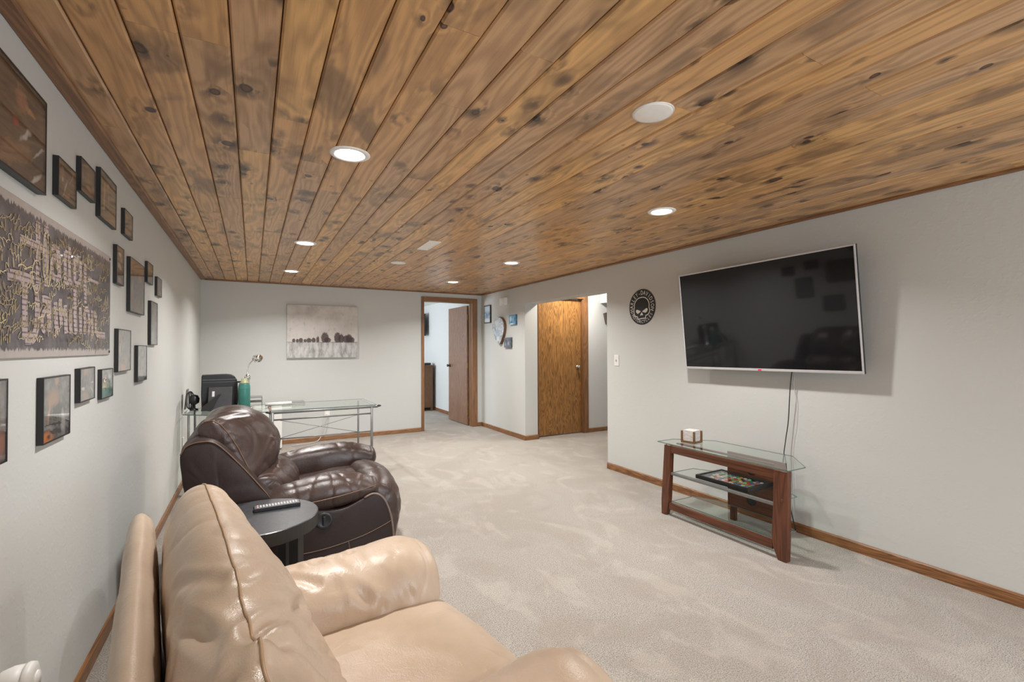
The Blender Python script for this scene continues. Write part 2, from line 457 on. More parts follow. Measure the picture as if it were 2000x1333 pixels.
def folds(p, segs):
    s = 0.0
    for (a, b, depth, wd) in segs:
        d, t = segd(p, a, b)
        if d < wd * 4:
            s += -depth * math.exp(-(d / wd) ** 2) * (0.35 + 0.65 * math.sin(PI * min(max(t, .08), .92))) + depth * 0.5 * math.exp(-((d - wd * 2) / wd) ** 2)
    return s

# ------------------------------------------------------------------ room shell
RX, BY, H, ZB = 3.983, 7.174, 2.225, 2.211
FY = -3.2      # wall behind the camera
def struct(name, bm, mat, parent=None, **k):
    o = obj(name, bm, mat, parent, **k)
    if parent is None: o['kind'] = 'structure'
    return o
fl = bmesh.new(); B((-0.15, 6.6, FY - 0.1, 11.2, -0.08, 0.0), bm=fl)
struct('floor', fl, M['carpet'])
struct('wall_left', B((-0.15, 0, FY - 0.1, BY + 0.13, 0, 2.4)), M['wall'])
struct('wall_front', B((0, RX, FY - 0.12, FY, 0, 2.4)), M['wall'])
D0, D1, DH = 2.975, 3.805, 2.065
struct('wall_back', B((0, D0 - 0.018, BY, BY + 0.12, 0, 2.4), (D0 - 0.018, D1 + 0.018, BY, BY + 0.12, DH + 0.018, 2.4), (D1 + 0.018, RX, BY, BY + 0.12, 0, 2.4)), M['wall'])
O0, O1, OH, WT = 3.965, 5.73, 1.95, 0.21
struct('wall_right', B((RX, RX + WT, FY - 0.12, O0, 0, 2.4), (RX, RX + WT, O0, O1, OH, 2.4), (RX, RX + WT, O1, 10.95, 0, 2.4)), M['wall'])
# hallway beyond the opening
E0 = 5.775
X20, X21 = 4.228, 5.045
struct('wall_hall_end', B((RX + WT, X20 - 0.012, E0, E0 + 0.12, 0, 2.5), (X20 - 0.012, X21 + 0.015, E0, E0 + 0.12, 2.075, 2.5), (X21 + 0.015, 6.5, E0, E0 + 0.12, 0, 2.5)), M['wall_white'])
struct('wall_hall_far', B((6.4, 6.5, 2.0, E0, 0, 2.5)), M['wall_white'])
struct('wall_hall_near', B((RX + WT, 6.5, 1.9, 2.0, 0, 2.5)), M['wall_white'])
struct('ceiling_hall', B((RX + WT, 6.5, 1.9, E0 + 0.12, 2.40, 2.5)), M['ceil_white'])
struct('trim_1', B((5.40, 6.4, 5.35, E0, 2.02, 2.40)), M['wall_white'])       # boxed duct
struct('wall_closet', B((X20 - 0.1, X21 + 0.1, E0 + 0.5, E0 + 0.6, 0, 2.5)), M['wall_white'])
# bedroom beyond the open door
struct('wall_bedroom_end', B((0.4, RX, 10.9, 11.0, 0, 2.4)), M['wall_white'])
struct('wall_bedroom_left', B((0.4, 0.5, BY + 0.12, 10.9, 0, 2.4)), M['wall_white'])
struct('ceiling_bedroom', B((0.4, RX, BY + 0.12, 11.0, 2.26, 2.4)), M['ceil_white'])
struct('wall_bedroom_right', B((RX - 0.006, RX - 0.001, BY + 0.121, 10.9, 0, 2.26)), M['wall_white'])

# ceiling of separate tongue and groove boards
ceil = struct('ceiling', B((-0.05, RX + 0.05, FY - 0.1, BY + 0.05, H + 0.016, H + 0.12)), M['groove'])
PW = 0.1285
fixed = {0: [2.439], 3: [1.626], 4: [2.439], 9: [1.626], 10: [1.22, 2.42], 12: [2.439], 14: [1.626], 16: [0.813], 19: [0.813], 21: [1.22], 15: [1.22]}
def board(x0, x1, y0, y1, name='plank', z=H):
    """a board with eased lower edges; origin at its middle"""
    cx, cy = (x0 + x1) / 2, (y0 + y1) / 2; hw, hl = (x1 - x0) / 2, (y1 - y0) / 2
    c = 0.0055; th = 0.0155
    g = 0.0016
    prof = [(-hw + g, th), (-hw + g, c), (-hw + g + c * 1.1, 0), (hw - g - c * 1.1, 0), (hw - g, c), (hw - g, th)]
    bm = prism(prof, -hl + 0.0006, hl - 0.0006, 'y')
    o = obj(name, bm, M['pine'], ceil, loc=(cx, cy, z))
    return o
rp = random.Random(11)
for k in range(0, 31):
    x0 = 0.013 + PW * k; x1 = x0 + PW
    if x0 > RX - 0.02: break
    x1 = min(x1, RX - 0.001)
    if k == 0: x0 = 0.004
    js = list(fixed.get(k, []))
    y = (js[-1] if js else rp.choice([0.2, 0.6, 2.6, 3.2, 3.6])) 
    if not js and y > 0: js.append(round(y / 0.4065) * 0.4065)
    y = js[-1]
    while True:
        y += rp.choice([4, 5, 6, 7, 8]) * 0.4065
        if y > BY - 0.5: break
        js.append(y)
    y = js[0]
    while True:
        y -= rp.choice([5, 6, 7, 8]) * 0.4065
        if y < FY + 0.4: break
        js.insert(0, y)
    ys = [FY] + js + [BY - 0.002]
    for a, b in zip(ys, ys[1:]): board(x0, x1, a, b, z=H + rp.choice([0, 0, 0.0006, -0.0006]))
# wooden ceiling mouldings
struct('trim_2', prism([(0.002, ZB), (0.045, ZB), (0.05, ZB + 0.006), (0.05, H - 0.001), (0.002, H - 0.001)], FY, BY - 0.001, 'y'), M['trimwood'])
struct('trim_3', prism([(BY - 0.002, ZB - 0.004), (BY - 0.014, ZB - 0.004), (BY - 0.02, ZB + 0.004), (BY - 0.02, H - 0.001), (BY - 0.002, H - 0.001)], 0.05, RX - 0.02, 'x'), M['trimwood_x'])
struct('trim_4', prism([(RX - 0.002, ZB - 0.006), (RX - 0.014, ZB - 0.006), (RX - 0.02, ZB + 0.002), (RX - 0.02, H - 0.001), (RX - 0.002, H - 0.001)], FY, BY - 0.021, 'y'), M['trimwood'])

# baseboards
BH, BT = 0.066, 0.012
def bb_y(name, x, sx, y0, y1):
    pr = [(x, 0.001), (x + sx * BT, 0.001), (x + sx * BT, BH - 0.008), (x + sx * BT * 0.5, BH), (x, BH)]
    return struct(name, prism(pr, y0, y1, 'y'), M['base_y'])
def bb_x(name, y, sy, x0, x1):
    pr = [(y, 0.001), (y + sy * BT, 0.001), (y + sy * BT, BH - 0.008), (y + sy * BT * 0.5, BH), (y, BH)]
    return struct(name, prism(pr, x0, x1, 'x'), M['base_x'])
bb_y('baseboard_left', 0.0005, 1, FY, BY - BT - 0.001)
bb_x('baseboard_back', BY - 0.0005, -1, 0.001, D0 - 0.052)
bb_x('baseboard_back_corner', BY - 0.0005, -1, D1 + 0.052 + 0.042, RX - 0.001)
bb_y('baseboard_right', RX - 0.0005, -1, FY, O0)
bb_y('baseboard_right_far', RX - 0.0005, -1, O1 - BT, BY - BT - 0.001)
bb_x('baseboard_opening_end', O1 - 0.0005, -1, RX - 0.0004, RX + WT + 0.008)
bb_x('baseboard_opening_near', O0 + 0.0005, 1, RX - 0.0004, RX + WT)
bb_x('baseboard_hall_end', E0 - 0.0005, -1, X21 + 0.105, 6.4)
bb_y('baseboard_bedroom_right', RX - 0.0065, -1, BY + 0.125, 10.9)

# door casings
def casing(name, boxes, mat='casing'):
    return struct(name, B(*boxes), M[mat], bevel=0.003)
c1 = 0.05
casing('trim_5', [(D0 - c1, D0 - 0.003, BY - 0.014, BY - 0.0005, 0.001, DH + 0.078)])
casing('trim_6', [(D1 + 0.003, D1 + 0.095, BY - 0.014, BY - 0.0005, 0.001, DH + 0.078)])
casing('trim_7', [(D0 - 0.003, D1 + 0.003, BY - 0.014, BY - 0.0005, DH + 0.003, DH + 0.078)], 'base_x')
# jambs
casing('trim_8', [(D0 - 0.017, D0, BY - 0.001, BY + 0.121, 0.001, DH), (D0, D0 + 0.01, BY + 0.045, BY + 0.08, 0.001, DH)])
casing('trim_9', [(D1, D1 + 0.017, BY - 0.001, BY + 0.121, 0.001, DH), (D1 - 0.01, D1, BY + 0.045, BY + 0.08, 0.001, DH)])
casing('trim_10', [(D0, D1, BY - 0.001, BY + 0.121, DH + 0.001, DH + 0.017)], 'base_x')
# hall door frame
casing('trim_11', [(X21 + 0.012, X21 + 0.10, E0 - 0.015, E0 - 0.0005, 0.001, 2.16)])
casing('trim_12', [(X20 - 0.012, X21 + 0.012, E0 - 0.015, E0 - 0.0005, 2.07, 2.16)], 'base_x')
casing('trim_13', [(X21, X21 + 0.014, E0 - 0.001, E0 + 0.12, 0.001, 2.07), (X20 - 0.011, X20, E0 - 0.03, E0 + 0.12, 0.001, 2.07)])

# doors
d1 = empty('door_1', (3.806, 7.312, 0.0), math.radians(91.2), None, None)
d1['kind'] = 'structure'
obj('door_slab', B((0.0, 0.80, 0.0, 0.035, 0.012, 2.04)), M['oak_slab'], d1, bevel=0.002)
kb = obj('door_knob', lathe([(0.0, -0.062), (0.014, -0.060), (0.026, -0.048), (0.027, -0.040), (0.012, -0.028), (0.010, -0.010), (0.030, -0.008), (0.030, 0.0)], 20, axis='y', c=(0.74, 0.0, 1.0)), M['bronze'], d1, smooth=True)
obj('door_knob', lathe([(0.030, 0.035), (0.030, 0.043), (0.010, 0.045), (0.012, 0.063), (0.027, 0.075), (0.026, 0.083), (0.014, 0.095), (0.0, 0.097)], 20, axis='y', c=(0.74, 0.0, 1.0)), M['bronze'], d1, smooth=True)
for z in (0.22, 1.02, 1.84):
    bm = B((-0.006, 0.0, 0.004, 0.031, z - 0.045, z + 0.045))
    tube([(-0.006, -0.004, z - 0.045), (-0.006, -0.004, z + 0.045)], 0.006, 8, bm)
    obj('hinge', bm, M['brass'], d1)
d2 = empty('door_2', (X20 + 0.003, E0 + 0.045, 0)); d2['kind'] = 'structure'
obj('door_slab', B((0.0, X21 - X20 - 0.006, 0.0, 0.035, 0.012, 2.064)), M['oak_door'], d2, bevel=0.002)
obj('door_knob', lathe([(0.0, -0.066), (0.016, -0.064), (0.027, -0.050), (0.028, -0.040), (0.013, -0.028), (0.011, -0.010), (0.031, -0.008), (0.031, 0.0)], 24, axis='y', c=(X21 - X20 - 0.07, 0, 1.02)), M['nickel'], d2, smooth=True)

# ------------------------------------------------------------------ ceiling fittings
LX = (0.98, 2.985)
def downlight(x, y, label, lens='lens'):
    t = empty('recessed_downlight', (x, y, H), 0, label, 'ceiling light', 'recessed downlights in the wood ceiling')
    obj('trim_ring', lathe([(0.062, 0.004), (0.064, -0.003), (0.070, -0.0065), (0.084, -0.0055), (0.091, -0.001), (0.091, 0.002)], 40), M['whitetrim'], t, smooth=True)
    obj('lens', lathe([(0.0, -0.003), (0.0625, -0.003), (0.0625, 0.002)], 40), M[lens], t)
    ld = bpy.data.lights.new('bulb', 'AREA'); ld.shape = 'DISK'; ld.size = 0.12; ld.energy = LAMP_W; ld.color = (1.0, 0.975, 0.945); ld.spread = math.radians(140)
    lo = bpy.data.objects.new('bulb', ld); COL.objects.link(lo); lo.parent = t; lo.location = (0, 0, -0.008)
    return t
downlight(LX[0], 2.255, 'lit round downlight, the largest and nearest in the left row')
downlight(LX[0], 4.345, 'lit round downlight in the left row, middle one, above the brown recliner')
downlight(LX[0], 6.0, 'lit round downlight in the left row, farthest, near the back wall')
downlight(LX[1] - .02, 2.22, 'lit round downlight in front of the wall television')
downlight(LX[1] + .01, 4.337, 'lit round downlight beside the hallway opening')
downlight(LX[1], 5.97, 'lit round downlight in front of the open bedroom door')
for y in (-1.2,):  # assumed unseen row, continuing the visible downlight grid
    for x in LX:
        downlight(x, y, 'lit round downlight behind the camera in the %s row' % ('left' if x < 2 else 'right'))
def disc(name, x, y, r, th, label, cat):
    t = empty(name, (x, y, H), 0, label, cat)
    obj('cover', lathe([(0.0, -th), (r * 0.90, -th), (r * 0.97, -th * 0.8), (r, -th * 0.3), (r, 0.002)], 48), M['whitetrim'], t, smooth=True)
    return t
sp = disc('ceiling_speaker', 1.932, 1.295, 0.074, 0.006, 'large plain white round speaker cover in the wood ceiling', 'speaker')
obj('rim', lathe([(0.073, -0.002), (0.077, -0.004), (0.079, 0.001)], 48), M['white'], sp, smooth=True)
sp = disc('ceiling_speaker', 1.932, 4.895, 0.074, 0.006, 'small looking white round cover far back in the wood ceiling beside the vent', 'speaker')
obj('rim', lathe([(0.073, -0.002), (0.077, -0.004), (0.079, 0.001)], 48), M['white'], sp, smooth=True)
vt = empty('ceiling_vent', (1.937, 3.94, H), math.radians(-1), 'white rectangular louvred air register in the wood ceiling', 'vent')
obj('vent_frame', B((-0.054, 0.054, -0.185, -0.165, -0.006, 0.001), (-0.054, 0.054, 0.165, 0.185, -0.006, 0.001), (-0.054, -0.040, -0.165, 0.165, -0.006, 0.001), (0.040, 0.054, -0.165, 0.165, -0.006, 0.001)), M['whitetrim'], vt, bevel=0.002)
for i in range(14):
    y = -0.153 + i * 0.0236
    obj('slat', prism([(y, -0.001), (y + 0.014, -0.006), (y + 0.016, -0.005), (y + 0.002, 0.0)], -0.040, 0.040, 'x'), M['whitetrim'], vt)
# assumed hallway light, out of view; placed from the bright oak door top
hl = empty('assumed_hall_light', (4.75, 5.33, 2.40), 0, 'assumed lit flush round light on the hallway ceiling before the oak door', 'ceiling light')
obj('base_ring', lathe([(0.12, 0.0), (0.12, -0.02), (0.105, -0.022)], 32), M['white'], hl)
obj('lens', lathe([(0.0, -0.03), (0.07, -0.028), (0.105, -0.02), (0.105, -0.001)], 32), M['hall_lens'], hl, smooth=True)

# ------------------------------------------------------------------ framed pictures on the left wall (local: X along the wall, -Y out of it)
def framed(y0, y1, z0, z1, label, bg, blobs, d=0.0175, fw=0.004, matte=False, tilt=0.0, group='framed pictures on the left wall', glassy=True):
    W, Hh = y1 - y0, z1 - z0
    t = empty('picture_frame', (0.0008, (y0 + y1) / 2, (z0 + z1) / 2), 0, label, 'picture', group, rot=(0, 0, PI / 2))
    if tilt: t.rotation_euler = (0, tilt, PI / 2)
    a, b = W / 2, Hh / 2
    obj('frame', B((-a, a, -d, 0, b - fw, b), (-a, a, -d, 0, -b, -b + fw), (-a, -a + fw, -d, 0, -b + fw, b - fw), (a - fw, a, -d, 0, -b + fw, b - fw), (-a + fw, a - fw, -0.004, 0, -b + fw, b - fw)), M['blackwood'], t)
    random.seed(int(y0 * 1000))
    bl = [(u * W, v * Hh, ru * W, rv * Hh, an, c) for (u, v, ru, rv, an, c) in blobs]
    obj('photograph', B((-a + fw, a - fw, -d + 0.0035, -d + 0.0045, -b + fw, b - fw)), m_print('photo_print', bg, bl, y0 * 3.1), t)  # print tones lightened to stand in for hazy glare on the glass
    if glassy: obj('glass', B((-a + fw, a - fw, -d + 0.0008, -d + 0.002, -b + fw, b - fw)), M['picglass'], t)
    return t
M['picglass'] = m_glass('picture_glass', (0.97, 0.97, 0.97), 1.15, 0.03)
SK = (0.42, 0.20, 0.12); SK2 = (0.30, 0.15, 0.09); DK = (0.012, 0.010, 0.010); OR = (0.75, 0.22, 0.03); WH = (0.6, 0.58, 0.55); BR = (0.10, 0.055, 0.03); GY = (0.10, 0.10, 0.11)
framed(1.13, 1.972, 1.80, 2.09, 'large wide black framed concert photograph, top left, cut by the photo edge', (0.045, 0.032, 0.026),
       [(0.10, 0.2, 0.45, 0.2, 0.1, (0.09, 0.05, 0.03)), (0.22, -0.32, 0.20, 0.13, -0.3, (0.28, 0.15, 0.07)), (0.33, -0.05, 0.05, 0.03, -0.6, WH), (0.44, -0.12, 0.05, 0.02, -0.6, WH), (0.42, -0.4, 0.06, 0.03, -0.5, WH), (0.30, 0.25, 0.05, 0.12, 0, (0.35, 0.15, 0.08)), (0.37, 0.22, 0.04, 0.03, 0, (0.5, 0.25, 0.1)), (0.25, 0.0, 0.02, 0.06, 0, (0.4, 0.05, 0.04)), (-0.1, -0.2, 0.25, 0.2, 0, BR), (0.0, -0.3, 0.15, 0.06, -0.5, (0.3, 0.17, 0.1))], d=0.022, fw=0.006)
framed(2.10, 2.285, 1.838, 1.972, 'small black framed photo with a white streak, right of the large frame', (0.05, 0.036, 0.03), [(-0.25, 0.15, 0.12, 0.25, 0.2, (0.25, 0.13, 0.09)), (-0.05, -0.1, 0.03, 0.35, 0.5, (0.5, 0.42, 0.36)), (-0.2, 0.0, 0.04, 0.08, 0, (0.5, 0.55, 0.6)), (0.25, 0.2, 0.02, 0.3, 0.8, (0.4, 0.3, 0.22)), (0.05, -0.3, 0.15, 0.1, 0, SK)], 0.0155)
framed(2.335, 2.515, 1.923, 2.055, 'small black framed photo of an orange lit figure, second of the top row', (0.05, 0.038, 0.034), [(0.1, 0.1, 0.14, 0.25, 0, (0.26, 0.11, 0.06)), (0.1, -0.2, 0.25, 0.12, 0.2, (0.34, 0.14, 0.06)), (-0.3, 0.0, 0.03, 0.25, 0, SK2), (0.0, -0.05, 0.1, 0.1, 0, DK)], 0.0155)
framed(2.588, 2.855, 1.888, 2.10, 'larger black framed photo with two pale forearms, third of the top row', (0.055, 0.042, 0.034), [(-0.22, -0.05, 0.06, 0.4, 0.1, (0.36, 0.22, 0.16)), (0.05, 0.0, 0.04, 0.22, 0.1, (0.30, 0.18, 0.13)), (0.0, 0.3, 0.10, 0.12, 0, SK2), (0.25, -0.35, 0.35, 0.12, -0.15, (0.22, 0.12, 0.07)), (0.35, 0.3, 0.15, 0.1, 0, GY)], 0.0165)
framed(3.027, 3.21, 1.908, 2.04, 'small black framed photo at the right end of the top row, close under the ceiling', (0.055, 0.04, 0.033), [(-0.1, 0.2, 0.08, 0.12, 0, SK), (0.0, -0.25, 0.3, 0.12, 0.2, (0.22, 0.12, 0.09)), (0.1, 0.0, 0.3, 0.04, 0.1, DK)], 0.0155)
framed(2.878, 3.02, 1.638, 1.825, 'narrow upright black framed photo with sparkling lights beside the metal sign', (0.06, 0.045, 0.038), [(0.0, 0.3, 0.2, 0.08, 0.5, WH), (0.0, -0.02, 0.3, 0.08, 0.3, (0.5, 0.45, 0.4)), (0.1, -0.17, 0.35, 0.07, 0, DK), (0.0, -0.38, 0.35, 0.10, 0, (0.36, 0.16, 0.12)), (0.2, 0.15, 0.1, 0.05, 0, (0.4, 0.3, 0.2))], 0.0155)
framed(3.155, 3.53, 1.522, 1.815, 'tall looking black framed photo with orange stage light over grey green', (0.16, 0.165, 0.15), [(0.0, 0.34, 0.6, 0.17, 0, (0.26, 0.12, 0.04)), (0.2, 0.2, 0.12, 0.08, 0, (0.5, 0.2, 0.05)), (-0.3, -0.05, 0.05, 0.2, 0, (0.4, 0.33, 0.28)), (-0.1, -0.35, 0.45, 0.14, 0.2, (0.26, 0.17, 0.12)), (0.25, -0.1, 0.2, 0.2, 0, (0.12, 0.13, 0.12))], 0.0165)
framed(3.63, 3.81, 1.737, 1.868, 'small dark brown toned framed photo just right of the orange stage photo', (0.06, 0.04, 0.03), [(0, -0.03, 0.6, 0.06, 0, DK), (0.1, 0.2, 0.1, 0.1, 0, SK2), (-0.1, -0.25, 0.2, 0.1, 0, (0.14, 0.10, 0.07))], 0.015)
framed(3.97, 4.155, 1.688, 1.818, 'small dark framed photo nearest the back wall on the left wall', (0.07, 0.055, 0.045), [(0.1, 0.1, 0.12, 0.2, 0, (0.24, 0.14, 0.09)), (0.2, -0.3, 0.25, 0.12, 0, (0.4, 0.2, 0.08)), (-0.2, 0.0, 0.1, 0.2, 0, (0.15, 0.13, 0.11))], 0.0145)
framed(3.742, 3.975, 1.347, 1.632, 'tall narrow black framed pale grey photo at the far right of the group', (0.20, 0.20, 0.20), [(0, 0.1, 0.2, 0.3, 0, (0.26, 0.26, 0.26)), (-0.1, -0.3, 0.2, 0.12, 0, (0.38, 0.37, 0.36)), (0.2, 0.3, 0.2, 0.1, 0, (0.34, 0.33, 0.32))], 0.0165)
framed(2.913, 3.18, 1.208, 1.42, 'upright black framed photo of a pale figure, lower right of the metal sign', (0.20, 0.20, 0.19), [(-0.25, 0.3, 0.08, 0.10, 0, (0.38, 0.20, 0.14)), (-0.3, 0.02, 0.04, 0.14, 0.1, (0.55, 0.50, 0.46)), (0.15, -0.22, 0.14, 0.12, 0, (0.50, 0.24, 0.17)), (-0.05, -0.42, 0.28, 0.10, 0.2, (0.55, 0.22, 0.14)), (0.2, 0.0, 0.2, 0.3, 0, (0.22, 0.22, 0.21))], 0.0165)
framed(3.357, 3.615, 1.132, 1.342, 'upright black framed pale plain photo with a dark lower right corner', (0.26, 0.265, 0.26), [(0.45, -0.46, 0.22, 0.12, 0.3, DK), (0.1, 0.0, 0.2, 0.1, 0, (0.30, 0.30, 0.29))], 0.017)
framed(2.343, 2.53, 1.117, 1.248, 'small black framed photo of grasping pale hands under the metal sign', (0.15, 0.14, 0.135), [(-0.05, 0.4, 0.18, 0.15, 0, (0.42, 0.25, 0.18)), (-0.25, -0.10, 0.12, 0.05, 0.3, WH), (-0.1, -0.35, 0.25, 0.14, 0.3, (0.32, 0.20, 0.15)), (0.35, -0.25, 0.12, 0.03, 0.7, WH), (0.38, 0.02, 0.10, 0.03, 0, WH)], 0.017, tilt=-0.012)
framed(2.642, 2.83, 1.101, 1.232, 'small black framed photo showing a teal bottle shape under the metal sign', (0.20, 0.195, 0.19), [(0.28, -0.12, 0.22, 0.28, 0, (0.02, 0.14, 0.12)), (0.26, 0.22, 0.14, 0.08, 0, (0.45, 0.6, 0.6)), (-0.1, 0.2, 0.1, 0.14, 0, (0.40, 0.24, 0.2)), (-0.25, -0.3, 0.12, 0.15, 0, (0.3, 0.3, 0.3))], 0.0145)
framed(1.988, 2.235, 1.020, 1.231, 'black framed photo of a singer above a bright orange flower', (0.15, 0.15, 0.14), [(0.0, 0.42, 0.08, 0.09, 0, (0.42, 0.24, 0.15)), (-0.12, 0.15, 0.22, 0.17, 0.0, (0.40, 0.22, 0.14)), (0.1, -0.05, 0.35, 0.12, 0, (0.03, 0.03, 0.03)), (-0.28, -0.08, 0.04, 0.18, 0.3, (0.5, 0.3, 0.2)), (0.0, -0.25, 0.7, 0.012, 0.05, DK), (-0.3, -0.31, 0.22, 0.07, 0, (0.36, 0.36, 0.37)), (0.0, -0.37, 0.8, 0.05, 0.1, (0.035, 0.032, 0.03)), (-0.30, -0.43, 0.20, 0.11, 0, OR), (-0.26, -0.42, 0.09, 0.05, 0, (0.04, 0.03, 0.02)), (0.25, -0.25, 0.09, 0.22, -0.1, (0.42, 0.42, 0.41))], 0.0165)
framed(1.42, 1.745, 1.022, 1.243, 'black framed photo of a reddish face, cut off at the left photo edge', (0.13, 0.115, 0.105), [(0.07, 0.15, 0.06, 0.16, 0, (0.55, 0.26, 0.16)), (0.05, -0.2, 0.12, 0.13, 0, (0.55, 0.33, 0.24)), (0.28, -0.05, 0.05, 0.04, 0.5, WH), (0.3, -0.30, 0.28, 0.18, 0, (0.36, 0.16, 0.10)), (0.0, -0.45, 0.5, 0.06, 0.1, (0.08, 0.06, 0.05))], 0.0165)

# ------------------------------------------------------------------ metal lyric sign with lettering and autographs
def m_sign():
    t = NT('sign_print'); v = t.obj(False)
    n = t.noise(v, 9, 5, 0.65, 0.5)
    c = t.mix(t.mapr(n, 0.35, 0.65), (0.050, 0.044, 0.050), (0.13, 0.115, 0.122))
    sep = t.n.new('ShaderNodeSeparateXYZ'); t.l.new(v, sep.inputs[0])
    rag = t.noise(t.scale(v, 70, 1, 9), 1.0, 3, 0.7)
    e = t.math('ADD', t.math('ABSOLUTE', sep.outputs[2]), t.math('MULTIPLY', rag, 0.055))
    c = t.mix(t.mapr(e, 0.228, 0.234), c, t.mix(t.noise(v, 25, 3), (0.36, 0.31, 0.29), (0.44, 0.40, 0.38)))
    return t.fin(c, 0.38, **{'Coat_Weight': 0.25, 'Coat_Roughness': 0.05})
sg = empty('metal_sign', (0.001, 0, 0), 0, 'wide dark metal wall sign with big blackletter words and gold autographs', 'sign', rot=(0, 0, PI / 2))
sg.location = (0.001, 2.12, 1.523)
SW, SH = 0.685, 0.228
def sgz(z): return z
obj('sign_panel', B((-SW, SW, -0.006, -0.001, -SH, SH)), m_sign(), sg, bevel=0.002)
for sx in (-1, 1):
    for sz in (-1, 1):
        obj('standoff_screw', lathe([(0.0, -0.0095), (0.005, -0.009), (0.006, -0.0058)], 10, axis='y', c=(sx * (SW - 0.014), 0, sz * (SH - 0.014))), M['black'], sg)
def m_letters():
    t = NT('sign_letter_print'); v = t.obj(False)
    sep = t.n.new('ShaderNodeSeparateXYZ'); t.l.new(v, sep.inputs[0])
    ln = t.math('ABSOLUTE', t.math('SUBTRACT', t.math('FRACT', t.math('MULTIPLY', sep.outputs[2], 62.0)), 0.5))
    wd = t.noise(t.scale(v, 55, 1, 62), 1.0, 2)
    k = t.math('MULTIPLY', t.mapr(ln, 0.20, 0.12), t.mapr(wd, 0.36, 0.46))
    c = t.mix(t.noise(v, 14, 2), (0.42, 0.34, 0.335), (0.36, 0.29, 0.29))
    c = t.mix(t.math('MULTIPLY', k, 0.8), c, (0.10, 0.055, 0.065))
    return t.fin(c, 0.25)
M['letters'] = m_letters()
LY = -0.0062; LZ = -0.0068
def stroke(bm, P, wd, ya=-0.0062, yb=-0.0068):
    """flat ribbon through points, butt ends"""
    P = [Vector((p[0], p[1])) for p in P]; L, Rr = [], []
    for i, p in enumerate(P):
        d = (P[min(i + 1, len(P) - 1)] - P[max(i - 1, 0)]).normalized(); n = Vector((-d.y, d.x)) * wd / 2
        L.append(p + n); Rr.append(p - n)
    prism([(q.x, q.y) for q in L + Rr[::-1]], ya, yb, 'y', bm)
# lettering laid out in the sign's own metres (x to the right, z up), two words in condensed blackletter capitals and minuscules
LET = [
    ([(-0.158, 0.191), (-0.153, 0.001)], 0.035) ,
    ([(-0.092, 0.193), (-0.087, -0.001)], 0.036) ,
    ([(-0.285, 0.113), (-0.205, 0.115), (-0.069, 0.112)], 0.026) ,
    ([(-0.048, 0.13), (-0.019, 0.139), (0.024, 0.134)], 0.021) ,
    ([(0.012, 0.134), (0.029, 0.038)], 0.034) ,
    ([(0.005, 0.115), (-0.036, 0.094), (-0.042, 0.057), (-0.019, 0.036), (0.023, 0.037)], 0.026) ,
    ([(0.08, 0.142), (0.085, 0.031)], 0.03) ,
    ([(0.08, 0.139), (0.11, 0.137)], 0.025) ,
    ([(0.124, 0.17), (0.13, 0.045)], 0.029) ,
    ([(0.087, 0.04), (0.104, 0.03), (0.13, 0.045), (0.152, 0.036)], 0.021) ,
    ([(0.182, 0.13), (0.186, 0.052)], 0.03) ,
    ([(0.172, 0.132), (0.219, 0.13)], 0.026) ,
    ([(0.186, 0.056), (0.205, 0.042), (0.251, 0.061)], 0.023) ,
    ([(0.248, 0.138), (0.253, 0.061)], 0.03) ,
    ([(0.304, 0.138), (0.314, -0.021)], 0.032) ,
    ([(0.343, 0.078), (0.481, 0.081)], 0.016) ,
    ([(-0.359, 0.001), (-0.267, 0.006), (-0.182, 0.004)], 0.032) ,
    ([(-0.249, -0.002), (-0.244, -0.174)], 0.038) ,
    ([(-0.165, -0.003), (-0.156, -0.08), (-0.159, -0.128), (-0.183, -0.166), (-0.242, -0.17)], 0.038) ,
    ([(-0.12, -0.045), (-0.086, -0.043), (-0.054, -0.048)], 0.026) ,
    ([(-0.064, -0.048), (-0.058, -0.146)], 0.036) ,
    ([(-0.085, -0.073), (-0.115, -0.097), (-0.117, -0.131), (-0.093, -0.145)], 0.025) ,
    ([(-0.007, -0.044), (0.002, -0.115), (0.016, -0.146)], 0.035) ,
    ([(0.038, -0.029), (0.041, -0.071), (0.051, -0.118)], 0.031) ,
    ([(0.087, -0.046), (0.099, -0.146)], 0.036) ,
    ([(0.05, -0.076), (0.095, -0.073)], 0.024) ,
    ([(0.146, -0.055), (0.142, -0.114), (0.152, -0.142)], 0.032) ,
    ([(0.187, 0.022), (0.195, -0.112), (0.211, -0.143)], 0.034) ,
    ([(0.252, -0.044), (0.26, -0.144)], 0.033) ,
    ([(0.315, -0.143), (0.306, -0.064), (0.331, -0.044), (0.358, -0.061), (0.364, -0.141)], 0.029) ,
    ([(0.402, -0.042), (0.41, -0.147)], 0.031) ,
    ([(0.428, -0.057), (0.459, -0.068), (0.465, -0.135), (0.596, -0.142)], 0.03) ,
]
M['letter_edge'] = plain('dark_outline', (0.045, 0.038, 0.042), 0.3)
for nm, part in (('lettering', LET[:16]), ('lettering', LET[16:])):
    bm = bmesh.new()
    for k, (P, wd) in enumerate(part):
        if len(P) > 2: P = [(q.x, q.y) for q in smooth_pts(P, 14)]
        stroke(bm, P, wd, -0.0063, -0.0069 - k * 0.00002)
    lo = obj(nm, bm, M['letters'], sg)
    bm = bmesh.new()
    for k, (P, wd) in enumerate(part):
        if len(P) > 2: P = [(q.x, q.y) for q in smooth_pts(P, 14)]
        stroke(bm, P, wd + 0.008, -0.0059, -0.0062 - k * 0.000004)
    obj('letter_outline', bm, M['letter_edge'], lo)
